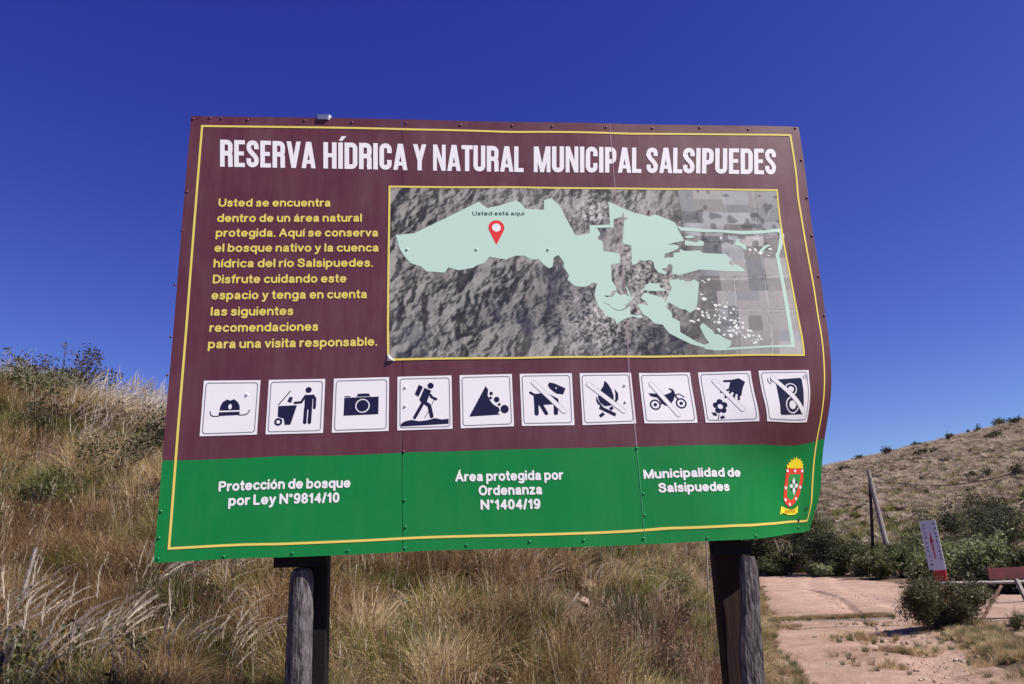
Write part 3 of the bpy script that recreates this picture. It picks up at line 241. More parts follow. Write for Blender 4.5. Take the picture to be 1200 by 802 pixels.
# ---------------------------------------------------------------- the signboard: local frame
O3 = Vector((-1.45926, 3.51972, 0)); YAW = .09691; TILT = .004333; OZ = 2.4744
WG = np.array(WARP_MM, float).reshape(33, 45, 3)/10000.0
def _cr(t): return np.array([-.5*t**3+t*t-.5*t, 1.5*t**3-2.5*t*t+1, -1.5*t**3+2*t*t+.5*t, .5*t**3-.5*t*t])
def warp(a, b):
    fa = min(max((a-WARP_A[0])/(WARP_A[1]-WARP_A[0])*44, 0), 44); fb = min(max((b-WARP_B[0])/(WARP_B[1]-WARP_B[0])*32, 0), 32)
    i = min(int(fa), 43); j = min(int(fb), 31); wa = _cr(fa-i); wb = _cr(fb-j); s = np.zeros(3)
    for q in range(4):
        for p in range(4):
            s += wa[p]*wb[q]*WG[min(max(j-1+q, 0), 32), min(max(i-1+p, 0), 44)]
    return s
def L(a, b, d=0.0):
    """print coordinates (a right, b up, metres) to the sign's local space, on the bent sheet, d proud of it"""
    w0 = warp(a, b)
    e = .01; w1 = warp(a+e, b); w2 = warp(a, b+e)
    def P(aa, bb, w): return Vector((aa+w[0], -w[2], bb+w[1]))
    p = P(a, b, w0)
    if d:
        n = (P(a+e, b, w1)-p).cross(P(a, b+e, w2)-p).normalized()     # faces the viewer (-Y)
        p = p+n*d
    ct, st = math.cos(TILT), math.sin(TILT)
    return Vector((p.x*ct-p.z*st, p.y, p.x*st+p.z*ct+OZ))
BR = empty('billboard', O3, YAW, label='large maroon and green painted metal billboard with map and ten pictograms, standing on timber posts', cat='billboard')
BT, BB, AL, AR, INS = 1.4164, -.8209, -.16, 3.13, .0602
GREEN_B = -.3715; SEAM1 = .927; SEAM2 = 2.052
def inpoly(x, y, poly):
    c = False; n = len(poly); j = n-1
    for i in range(n):
        xi, yi = poly[i]; xj, yj = poly[j]
        if (yi > y) != (yj > y) and x < (xj-xi)*(y-yi)/(yj-yi)+xi: c = not c
        j = i
    return c
def dens(p, m):
    out = []
    for (x0, y0), (x1, y1) in zip(p, list(p[1:])+[p[0]]):
        n = max(1, int(math.hypot(x1-x0, y1-y0)/m)); out += [(x0+(x1-x0)*k/n, y0+(y1-y0)*k/n) for k in range(n)]
    return out
def tri2d(polys, holes=(), step=None, sheet_xy=False):
    if sheet_xy and max(q[0] for p in polys for q in p) > 2.2:      # the bent end of the board: finer pieces
        step = .02; polys = [dens(p, .02) for p in polys]; holes = [dens(p, .02) for p in holes]
    pts = []; edges = []
    for p in list(polys)+list(holes):
        n = len(pts); pts += [Vector((q[0], q[1])) for q in p]; edges += [(n+i, n+(i+1) % len(p)) for i in range(len(p))]
    if step:
        xs = [q.x for q in pts]; ys = [q.y for q in pts]
        for i in range(int((max(xs)-min(xs))/step)+1):
            for j in range(int((max(ys)-min(ys))/step)+1): pts.append(Vector((min(xs)+(i+.37)*step, min(ys)+(j+.41)*step)))
    v, e, f, *_ = delaunay_2d_cdt(pts, edges, [], 0, 1e-6)
    bb = [(min(q[0] for q in p), max(q[0] for q in p), min(q[1] for q in p), max(q[1] for q in p), p) for p in polys]
    hb = [(min(q[0] for q in p), max(q[0] for q in p), min(q[1] for q in p), max(q[1] for q in p), p) for p in holes]
    out = []
    for t in f:
        x = sum(v[i].x for i in t)/3; y = sum(v[i].y for i in t)/3
        if any(a <= x <= b and c <= y <= d and inpoly(x, y, p) for a, b, c, d, p in bb) and not any(a <= x <= b and c <= y <= d and inpoly(x, y, p) for a, b, c, d, p in hb): out.append(t)
    used = sorted({i for t in out for i in t}); mp = {i: k for k, i in enumerate(used)}
    return [(v[i].x, v[i].y) for i in used], [tuple(mp[i] for i in t) for t in out]
def emit(name, V2, F, m, off, parent, label=None):
    V = [L(a, b, off*.64) for a, b in V2]
    FF = []
    for t in F:                      # face the viewer
        p, q, r = V[t[0]], V[t[1]], V[t[2]]
        FF.append(t if (q-p).cross(r-p).y < 0 else tuple(reversed(t)))
    o = meshobj(name, V, FF, m, parent, smooth=True)
    if label: o['label'] = label
    return o
def art(name, polys, m, off, parent, holes=(), step=None, label=None):
    V2, F = tri2d(polys, holes, step, True); return emit(name, V2, F, m, off, parent, label)
def circ(x, y, r, n=20, ry=None): return [(x+r*math.cos(2*math.pi*k/n), y+(ry or r)*math.sin(2*math.pi*k/n)) for k in range(n)]
def thick(pts, hw, rnd=True, closed=False):
    out = []; n = len(pts); seg = [(pts[i], pts[(i+1) % n]) for i in range(n if closed else n-1)]
    for (x0, y0), (x1, y1) in seg:
        l = math.hypot(x1-x0, y1-y0) or 1e-9; nx, ny = -(y1-y0)/l*hw, (x1-x0)/l*hw
        out.append([(x0+nx, y0+ny), (x1+nx, y1+ny), (x1-nx, y1-ny), (x0-nx, y0-ny)])
    for i, (x, y) in enumerate(pts):
        if closed or 0 < i < n-1 or rnd: out.append(circ(x+1e-7*i, y, hw, 14))
    return out
# --- sheets: three panels riveted side by side, maroon above, green below
def sheet(a0, a1, k):
    na = max(2, int((a1-a0)/(.022 if a0 > 2 else .04))); bs = sorted(set(np.linspace(BB, GREEN_B, 22).round(5)) | set(np.linspace(GREEN_B, BT, 80).round(5)))
    asx = np.linspace(a0, a1, na+1); V = []; F = []; mi = []; n = len(asx)
    for b in bs:
        for a in asx: V.append(L(a, b))
    nf = len(V)
    for b in bs:
        for a in asx: V.append(L(a, b, -.0016))
    for j in range(len(bs)-1):
        for i in range(n-1):
            q = (j*n+i, j*n+i+1, (j+1)*n+i+1, (j+1)*n+i); F.append(q); mi.append(0 if bs[j] > GREEN_B-1e-4 else 1)
            F.append(tuple(x+nf for x in reversed(q))); mi.append(2)
    rim = [i for i in range(n)]+[j*n+n-1 for j in range(1, len(bs))]+[(len(bs)-1)*n+i for i in range(n-2, -1, -1)]+[j*n for j in range(len(bs)-2, 0, -1)]
    nb = len(V)
    for p in rim: V.append(V[p]); V.append(V[p+nf])
    for i in range(len(rim)):
        p, q = nb+2*i, nb+2*((i+1) % len(rim)); F.append((p, p+1, q+1, q)); mi.append(2)
    return meshobj('panel', V, F, [M['maroon'], M['green'], M['dark_edge']], BR, mi, smooth=True)
sheet(AL, SEAM1-.0012, 0); sheet(SEAM1+.0012, SEAM2-.0012, 1); sheet(SEAM2+.0012, AR, 2)
# lip of the overlapping sheet along the right-hand seam
V = []; F = []
for j in range(60):
    b = BB+.002+(BT-BB-.004)*j/59
    for a, d in ((SEAM2-.0035, .0004), (SEAM2-.001, .0019), (SEAM2+.0022, .0019)): V.append(L(a, b, d))
mi = []
for j in range(59):
    b = BB+(BT-BB)*(j+.5)/59
    for i in range(2): F.append((j*3+i, j*3+i+1, j*3+i+4, j*3+i+3)); mi.append(0 if b > GREEN_B else 1)
M['lip'] = mat('seam_glare', (.42, .25, .30), rough=.4); M['lip_g'] = mat('seam_glare_green', (.05, .34, .13), rough=.35)  # paler than the sheets: glare along the seam edge put into the colour
meshobj('seam_lip', V, F, [M['lip'], M['lip_g']], BR, mi)
# yellow border
def strip(path, w):
    P = []
    for (x0, y0), (x1, y1) in zip(path[:-1], path[1:]):
        n = max(1, int(math.hypot(x1-x0, y1-y0)/.018)); P += [(x0+(x1-x0)*k/n, y0+(y1-y0)*k/n) for k in range(n)]
    P.append(path[-1]); return P
xl, xr, yb, yt = AL+INS, AR-INS, -.762, 1.3583; w = .0055
def bar(p0, p1, w, name, par, m, off=.0010):
    P = strip([p0, p1], w); l = math.hypot(p1[0]-p0[0], p1[1]-p0[1]); nx, ny = -(p1[1]-p0[1])/l*w, (p1[0]-p0[0])/l*w
    V2 = [(x+nx, y+ny) for x, y in P]+[(x-nx, y-ny) for x, y in P]; n = len(P)
    return V2, [(i, i+1, n+i+1, n+i) for i in range(n-1)]
V2 = []; F = []
for p0, p1 in (((xl-w, yt), (xr+w, yt)), ((xr, yt-w), (xr, yb+w)), ((xr+w, yb), (xl-w, yb)), ((xl, yb+w), (xl, yt-w))):
    v, f = bar(p0, p1, w, '', BR, None); n = len(V2); V2 += v; F += [tuple(i+n for i in q) for q in f]
emit('border_line', V2, F, M['yellow_vinyl'], .0022, BR, 'thin yellow border line')
# --- title lettering: condensed capitals
HW = .088
def rr(w, r=.15, x0=HW, y0=HW, x1=None, y1=1-HW, corners='abcd'):
    pass
def arc(cx, cy, r, a0, a1, n=6): return [(cx+r*math.cos(R(a0+(a1-a0)*k/n)), cy+r*math.sin(R(a0+(a1-a0)*k/n))) for k in range(n+1)]
def box2(x0, y0, x1, y1): return [(x0, y0), (x1, y0), (x1, y1), (x0, y1)]
S2 = 2*HW; r_ = .135
def g_I(): return .176, [box2(0, 0, S2, 1)]
def g_E(): return .41, [box2(0, 0, S2, 1), box2(0, 0, .41, .155), box2(0, .43, .37, .58), box2(0, .845, .41, 1)]
def g_L(): return .385, [box2(0, 0, S2, 1), box2(0, 0, .385, .155)]
def g_T(): return .46, [box2(.142, 0, .318, 1), box2(0, .845, .46, 1)]
def g_H(): return .50, [box2(0, 0, S2, 1), box2(.324, 0, .50, 1), box2(0, .43, .5, .58)]
def g_V(): return .55, [[(0, 1), (.175, 1), (.36, 0), (.19, 0)], [(.55, 1), (.375, 1), (.19, 0), (.36, 0)]]
def g_A(): return .55, [[(0, 0), (.17, 0), (.36, 1), (.175, 1)], [(.55, 0), (.38, 0), (.19, 1), (.375, 1)], box2(.12, .17, .43, .31)]
def g_Y(): return .54, [[(0, 1), (.18, 1), (.35, .45), (.182, .36)], [(.54, 1), (.36, 1), (.19, .45), (.358, .36)], box2(.182, 0, .358, .45)]
def g_N(): return .51, [box2(0, 0, .155, 1), box2(.355, 0, .51, 1), [(0, 1), (.165, 1), (.51, 0), (.345, 0)]]
def g_M(): return .66, [box2(0, 0, .155, 1), box2(.505, 0, .66, 1), [(0, 1), (.19, 1), (.40, 0), (.26, 0)], [(.66, 1), (.47, 1), (.26, 0), (.40, 0)]]
def g_U(): w = .48; return w, thick([(HW, 1-HW)]+arc(HW+r_, HW+r_, r_, 180, 270)+arc(w-HW-r_, HW+r_, r_, 270, 360)+[(w-HW, 1-HW)], HW, False)+[box2(0, .8, S2, 1), box2(w-S2, .8, w, 1)]
def g_C(): w = .47; return w, thick([(w-HW, .63)]+arc(w-HW-r_, 1-HW-r_, r_, 0, 90)+arc(HW+r_, 1-HW-r_, r_, 90, 180)+arc(HW+r_, HW+r_, r_, 180, 270)+arc(w-HW-r_, HW+r_, r_, 270, 360)+[(w-HW, .37)], HW, False)
def g_S(): w = .47; return w, thick([(w-HW, .67)]+arc(w-HW-r_, 1-HW-r_, r_, 0, 90)+arc(HW+r_, 1-HW-r_, r_, 90, 180)+[(HW, .70), (HW+.05, .60), (w-HW-.05, .40), (w-HW, .30)]+arc(w-HW-r_, HW+r_, r_, 360, 270)+arc(HW+r_, HW+r_, r_, 270, 180)+[(HW, .33)], HW, False)
def g_D(): w = .49; return w, [box2(0, 0, S2, 1)]+thick([(HW, HW)]+arc(w-HW-r_, HW+r_, r_, 270, 360)+arc(w-HW-r_, 1-HW-r_, r_, 0, 90)+[(HW, 1-HW)], HW, False)
def g_P(): w = .46; return w, [box2(0, 0, S2, 1)]+thick([(HW, .44)]+arc(w-HW-r_, .44+r_, r_, 270, 360)+arc(w-HW-r_, 1-HW-r_, r_, 0, 90)+[(HW, 1-HW)], HW, False)
def g_R(): w = .48; return w, [box2(0, 0, S2, 1)]+thick([(HW, .50)]+arc(w-HW-.11, .50+.11, .11, 270, 360)+arc(w-HW-r_, 1-HW-r_, r_, 0, 90)+[(HW, 1-HW)], HW, False)+thick([(w-.21, .50)]+arc(w-HW-.11, .39, .11, 90, 0)+[(w-HW, .1), (w-HW+.015, 0)], HW, False)
def g_IA(): w, p = g_I(); return w, p+[[(.02, 1.06), (.15, 1.06), (.31, 1.24), (.13, 1.24)]]
GL = dict(I=g_I, E=g_E, L=g_L, T=g_T, H=g_H, V=g_V, A=g_A, Y=g_Y, N=g_N, M=g_M, U=g_U, C=g_C, S=g_S, D=g_D, P=g_P, R=g_R); GL['Í'] = g_IA
VV = []; FF = []
for word, p0, p1, q0, q1 in TITLE_WORDS:
    if word == 'SALSIPUEDES': p0 = (p0[0]+.008, p0[1]); q0 = (q0[0]+.008, q0[1])
    x = 0; glyphs = []
    for ch in word:
        w_, ps = GL[ch](); glyphs.append((x, ps)); x += w_+(.062 if ch not in 'AVTLY' else .03)
    tot = x-(.062 if word[-1] not in 'AVTLY' else .03)
    for gx, ps in glyphs:
        v, f = tri2d(ps); n = len(VV)
        for X, Y in v:
            s = (X+gx)/tot; ba = p0[0]+(p1[0]-p0[0])*s; bb_ = p0[1]+(p1[1]-p0[1])*s; ta = q0[0]+(q1[0]-q0[0])*s; tb = q0[1]+(q1[1]-q0[1])*s
            VV.append((ba+(ta-ba)*Y, bb_+(tb-bb_)*Y))
        FF += [tuple(i+n for i in t) for t in f]
emit('title_lettering', VV, FF, M['white_vinyl'], .0022, BR, 'white condensed capitals reading RESERVA HÍDRICA Y NATURAL MUNICIPAL SALSIPUEDES')
# --- smaller lettering: rounded strokes with round ends
def ell(cx, cy, rx, ry, a0, a1, n=10): return [(cx+rx*math.cos(R(a0+(a1-a0)*k/n)), cy+ry*math.sin(R(a0+(a1-a0)*k/n))) for k in range(n+1)]
h_ = .085; XH = .655
BOWL = ell(.325, .37, .24, .285, 0, 360, 16)
SM = {
 'a': (.60, [[(.12, .52), (.18, .62), (.30, .655), (.42, .61), (.465, .50), (.465, .20), (.50, .085)], [(.465, .41), (.30, .37), (.15, .32), (.095, .22), (.13, .12), (.23, .085), (.36, .12), (.465, .24)]]),
 'b': (.65, [BOWL, [(h_, h_), (h_, .915)]]), 'c': (.58, [ell(.325, .37, .24, .285, 42, 318, 12)]), 'd': (.65, [BOWL, [(.565, h_), (.565, .915)]]),
 'e': (.65, [[(.10, .375), (.55, .375)]+ell(.325, .37, .24, .285, 0, 318, 13)]), 'f': (.36, [[(.17, h_), (.17, .76), (.21, .87), (.32, .915)], [(.05, XH), (.30, XH)]]),
 'g': (.65, [BOWL, [(.565, XH), (.565, -.02), (.50, -.16), (.33, -.21), (.13, -.15)]]), 'h': (.61, [[(h_, h_), (h_, .915)], [(h_, .40)]+ell(.305, .43, .22, .225, 165, 0, 7)+[(.525, h_)]]),
 'i': (.17, [[(h_, h_), (h_, XH)], [(h_, .90), (h_, .905)]]), 'l': (.17, [[(h_, h_), (h_, .915)]]),
 'm': (.94, [[(h_, h_), (h_, XH)], [(h_, .42)]+ell(.28, .46, .19, .195, 165, 0, 6)+[(.47, h_)], [(.47, .42)]+ell(.665, .46, .19, .195, 165, 0, 6)+[(.855, h_)]]),
 'n': (.61, [[(h_, h_), (h_, XH)], [(h_, .40)]+ell(.305, .43, .22, .225, 165, 0, 7)+[(.525, h_)]]), 'o': (.65, [BOWL]),
 'p': (.65, [BOWL, [(h_, XH), (h_, -.21)]]), 'q': (.65, [BOWL, [(.565, XH), (.565, -.21)]]), 'r': (.40, [[(h_, h_), (h_, XH)], [(h_, .40), (.14, .56), (.24, .64), (.34, .65)]]),
 's': (.56, [[(.46, .53), (.40, .63), (.27, .66), (.14, .61), (.11, .51), (.18, .43), (.38, .36), (.46, .28), (.45, .16), (.36, .09), (.25, .08), (.13, .12), (.09, .21)]]),
 't': (.36, [[(.17, .88), (.17, .22), (.21, .11), (.31, .09)], [(.05, XH), (.30, XH)]]), 'u': (.61, [[(h_, XH)]+ell(.305, .31, .22, .225, 180, 345, 7), [(.525, XH), (.525, h_)]]),
 'v': (.58, [[(.08, XH), (.29, h_), (.50, XH)]]), 'y': (.58, [[(.08, XH), (.29, .10)], [(.50, XH), (.25, -.08), (.18, -.19), (.07, -.21)]]), 'z': (.56, [[(.09, XH), (.46, XH), (.09, h_), (.48, h_)]]),
 'U': (.76, [[(h_, .915)]+ell(.38, .36, .295, .275, 180, 360, 10)+[(.675, .915)]]), 'A': (.78, [[(.08, h_), (.39, .915), (.70, h_)], [(.19, .35), (.59, .35)]]),
 'S': (.70, [[(.59, .70), (.54, .84), (.40, .92), (.22, .90), (.11, .80), (.13, .65), (.26, .56), (.45, .50), (.59, .40), (.61, .26), (.52, .13), (.36, .08), (.19, .11), (.09, .24), (.09, .30)]]),
 'D': (.76, [[(h_, h_), (h_, .915), (.33, .915)]+ell(.33, .5, .345, .415, 75, -75, 9)+[(.33, h_), (h_, h_)]]), 'P': (.68, [[(h_, h_), (h_, .915), (.40, .915), (.55, .85), (.595, .70), (.55, .55), (.40, .48), (h_, .48)]]),
 'L': (.58, [[(h_, .915), (h_, h_), (.50, h_)]]), 'N': (.76, [[(h_, h_), (h_, .915), (.675, h_), (.675, .915)]]), 'O': (.82, [ell(.41, .5, .325, .415, 0, 360, 18)]), 'M': (.88, [[(h_, h_), (h_, .915), (.44, .12), (.795, .915), (.795, h_)]]),
 '0': (.60, [ell(.30, .5, .215, .415, 0, 360, 16)]), '1': (.42, [[(.10, .70), (.28, .90), (.28, h_)]]), '4': (.62, [[(.43, h_), (.43, .90), (.09, .32), (.54, .32)]]),
 '8': (.60, [ell(.30, .71, .185, .205, 0, 360, 12), ell(.30, .29, .215, .205, 0, 360, 12)]), '9': (.60, [ell(.30, .66, .215, .255, 0, 360, 14), [(.515, .66), (.50, .35), (.42, .15), (.26, .085), (.13, .14)]]),
 '/': (.36, [[(.08, .06), (.28, .94)]]), '°': (.34, [ell(.17, .80, .10, .115, 0, 360, 10)]), '.': (.17, [[(h_, h_), (h_, h_+.005)]])}
for c0, c1, x_, y_ in (('a', 'á', .30, .80), ('i', 'í', h_, .80), ('o', 'ó', .325, .80), ('A', 'Á', .39, 1.03)):
    w_, st_ = SM[c0]; st_ = st_[:1] if c0 == 'i' else st_
    SM[c1] = (w_, list(st_)+[[(x_-.02, y_), (x_+.08, y_+.13)]])
GC = {}
def glyph(ch, bold):
    if (ch, bold) not in GC:
        w_, st_ = SM[ch]; polys = []
        for i, p in enumerate(st_):
            hw = bold*(.62 if ch in 'áíóÁ°' and i == len(st_)-1 else .78 if ch == '°' else 1.0); polys += thick(p, hw)
        polys = [[(x+1e-5*k, y+1.3e-5*k) for x, y in q] for k, q in enumerate(polys)]
        GC[(ch, bold)] = (w_, *tri2d(polys))
    return GC[(ch, bold)]
def lettering(name, lines, m, off, cap, parent, label, bold=.085):
    for s, p0, p1 in lines:
        VV = []; FF = []; x = 0
        for ch in s:
            if ch == ' ': x += .25; continue
            w_, V, F = glyph(ch, bold); n = len(VV); VV += [(X+x, Y) for X, Y in V]; FF += [tuple(i+n for i in f) for f in F]; x += w_+.095
        x1 = max(v[0] for v in VV); x0 = min(v[0] for v in VV); V2 = []
        for X, Y in VV:
            t = (X-x0)/(x1-x0); V2.append((p0[0]+(p1[0]-p0[0])*t, p0[1]+(p1[1]-p0[1])*t+Y*cap))
        emit(name, V2, FF, m, off, parent, label % s)
TL = TEXT_LINES
lettering('text_line', [t[:3] for t in TL if t[3] == 'y'], M['yellow_vinyl'], .0022, .0455, BR, 'yellow lettering reading %s', .090)
lettering('text_line', [t[:3] for t in TL if t[3] == 'w'], M['white_vinyl'], .0022, 0.0455, BR, 'white lettering reading %s', .104)
# --- aerial map print
MX0, MX1, MY0, MY1 = .8616, 2.9304, .0862, 1.0150
nx, ny = 400, 180
gx, gy = np.meshgrid(np.linspace(MX0, MX1, nx), np.linspace(MY0, MY1, ny))
wx = gx+.05*fbm(gx*6, gy*6, 40); wy = gy+.05*fbm(gx*6, gy*6, 44)
def zone(cx, cy, rx, ry, p=2): return np.exp(-(((gx-cx)/rx)**2+((gy-cy)/ry)**2)**(p/2))
fine = fbm(gx*55, gy*55, 60, 4); speck = vnoise(gx*95, gy*95, 70)*.6+vnoise(gx*190, gy*190, 71)*.4
# relief as the aerial photo prints it: eroded ridges seen from above
relief = (1-np.abs(fbm(wx*4.2, wy*3.6, 50, 7))*5)*.9+(1-np.abs(fbm(wx*11, wy*9, 57, 6))*5)*.38+fbm(wx*30, wy*30, 59, 4)*.30
dy_, dx_ = np.gradient(relief); dx_ = dx_*nx; dy_ = dy_*ny
shade = np.clip((-dx_*.8+dy_*1.1)*.0085, -.13, .15)
base = .20+.20*fbm(wx*3, wy*3, 80)+shade*(.35+.65*sstep(2.5, 2.2, gx))+.16*fine
dark = zone(1.62, .30, .26, .13)+zone(2.2, .16, .25, .12)*1.1+zone(1.72, .47, .14, .12)+zone(1.95, .78, .09, .07)*.8+.55*zone(.95, .2, .08, .15)
woods = sstep(.50, .60, vnoise(wx*13, wy*13, 33)*.6+vnoise(wx*34, wy*34, 34)*.4)
dark = np.clip(dark, 0, 1)*(.55+.45*woods)+.18*woods*sstep(2.5, 2.2, gx)
base = base*(1-.72*np.clip(dark, 0, 1))
urb = zone(1.9, .28, .20, .17)*.9+zone(1.93, .87, .11, .08)+zone(2.17, .62, .12, .28)*.8+zone(2.28, .42, .13, .1)*.6
base = base+np.clip(urb, 0, 1)*(np.clip((speck-.47)*3.2, -.25, .9)*.42+.05)
rgb = np.stack([base*.99, base*.97, base*.90+.018*np.clip(dark, 0, 1)], -1)
warm = np.clip(fbm(wx*5, wy*5, 91)*2+.3, 0, 1)[..., None]
rgb = rgb*(1-warm*np.array([0, .03, .10]))
# farm parcels on the right
rs = np.random.default_rng(3)
def cut(x0, y0, x1, y1, d):
    global rgb
    if d == 0 or (d < 3 and rs.random() < .15):
        msk = (gx >= x0) & (gx < x1) & (gy >= y0) & (gy < y1); g = rs.uniform(.13, .46); c = np.array([1.04, .99, .93])*g if rs.random() < .5 else np.array([.98, .99, 1.02])*g
        fld = np.where(msk, 1.0, 0)*sstep(2.42, 2.52, gx+.25*(gy-.5)+.05*fbm(gx*8, gy*8, 5))
        rgb = rgb*(1-fld[..., None])+fld[..., None]*(c+.06*fbm(gx*40, gy*40, 17)[..., None]+.05*fine[..., None]); return
    if (x1-x0) > (y1-y0)*1.1: m_ = x0+(x1-x0)*rs.uniform(.35, .65); cut(x0, y0, m_, y1, d-1); cut(m_, y0, x1, y1, d-1)
    else: m_ = y0+(y1-y0)*rs.uniform(.35, .65); cut(x0, y0, x1, m_, d-1); cut(x0, m_, x1, y1, d-1)
cut(2.40, MY0, MX1, MY1, 6)
for qx, qy, ang_ in ((2.5, .5, .04), (2.62, .5, 1.53), (2.78, .4, 1.55), (2.6, .33, -.02), (2.6, .72, .06), (2.5, .3, 1.0)):    # farm tracks
    dd = np.abs((gx-qx)*math.sin(ang_)-(gy-qy)*math.cos(ang_)+.006*fbm(gx*7, gy*7, 12)); rgb = rgb+.16*(np.exp(-(dd/.0022)**2)*sstep(2.42, 2.5, gx))[..., None]-.10*(np.exp(-((dd-.006)/.003)**2)*sstep(2.42, 2.5, gx)*(vnoise(gx*60, gy*60, 9) > .5))[..., None]
trees = sstep(.60, .68, vnoise(wx*34, wy*34, 77)+.25*np.exp(-((gy-(.86-.25*(gx-2.4)))/.07)**2)-.15)*sstep(2.4, 2.5, gx)*sstep(.6, .7, gy)
rgb = rgb*(1-.55*trees[..., None]); rgb = np.clip(rgb, .02, .85)
V = [L(a, b, .0013) for a, b in zip(gx.ravel(), gy.ravel())]
F = [(j*nx+i, j*nx+i+1, (j+1)*nx+i+1, (j+1)*nx+i) for j in range(ny-1) for i in range(nx-1)]
mm = mat('map_photo_print', (.3, .3, .3), rough=.4, spec=.45); t_ = mm.node_tree; an = t_.nodes.new('ShaderNodeAttribute'); an.attribute_name = 'print'
t_.links.new(an.outputs['Color'], t_.nodes['Principled BSDF'].inputs['Base Color'])
MAP = meshobj('map_print', V, F, mm, BR, smooth=True); MAP['label'] = 'grey aerial photograph map in a thin yellow frame'
ca = MAP.data.color_attributes.new('print', 'FLOAT_COLOR', 'POINT')
ca.data.foreach_set('color', np.concatenate([rgb.reshape(-1, 3), np.ones((nx*ny, 1))], 1).astype(np.float32).ravel())
art('protected_area', MINT+thick(MINT_LINES[0], .0085)+thick(MINT_LINES[1], .0105), M['mint_vinyl'], .0030, MAP, step=.07, label='pale mint green shape of the protected area')
rs2 = random.Random(4); il = []
for a, b in [q for q in ISLES]+[(q[0]+rs2.uniform(-.035, .035), q[1]+rs2.uniform(-.03, .03)) for q in ISLES[4:37]]:
    n = rs2.randint(6, 9); r0 = rs2.uniform(.004, .0125); el = rs2.uniform(.35, 1.0); an_ = rs2.uniform(-.9, .3)
    il.append([(a+r0*math.cos(an_)*math.cos(k*2*math.pi/n)*rs2.uniform(.45, 1.35)-el*r0*math.sin(an_)*math.sin(k*2*math.pi/n), b+r0*math.sin(an_)*math.cos(k*2*math.pi/n)+el*r0*math.cos(an_)*math.sin(k*2*math.pi/n)) for k in range(n)])
art('protected_patch', il, M['isle_vinyl'], .0031, MAP, label='small pale patches scattered over the fields')['kind'] = 'stuff'
px, py = PIN[0]; pr = .041; tipx, tipy = PIN[1]
art('location_pin', [circ(px, py, pr, 28), [(px-pr*.93, py-pr*.4), (px+pr*.93, py-pr*.4), (tipx, tipy)]], M['red_vinyl'], .0038, MAP, holes=[circ(px, py, pr*.55, 20)], label='red map pin with a hollow centre')
art('pin_centre', [circ(px, py, pr*.55, 20)], M['white_vinyl'], .0038, MAP)
lettering('map_lettering', [t[:3] for t in TL if t[3] == 'k'], M['dark_text'], .0038, .024, MAP, 'small dark lettering reading %s', .07)
VV = []; FF = []; w = .0052
for p0, p1 in (((MX0-w, MY1), (MX1+w, MY1)), ((MX1, MY1-w), (MX1, MY0+w)), ((MX1+w, MY0), (MX0-w, MY0)), ((MX0, MY0+w), (MX0, MY1-w))):
    v, f = bar(p0, p1, w, '', BR, None); n = len(VV); VV += v; FF += [tuple(i+n for i in q) for q in f]
emit('map_frame', VV, FF, M['yellow_vinyl'], .0034, MAP)
# peeling corner of the map sheet
meshobj('peeled_corner', [L(MX0-.008, MY0-.006, .003), L(MX0+.03, MY0-.008, .003), L(MX0-.004, MY0+.028, .003), L(MX0+.006, MY0+.004, .016)], [(0, 1, 3), (0, 3, 2), (1, 2, 3)], M['white_vinyl'], MAP)
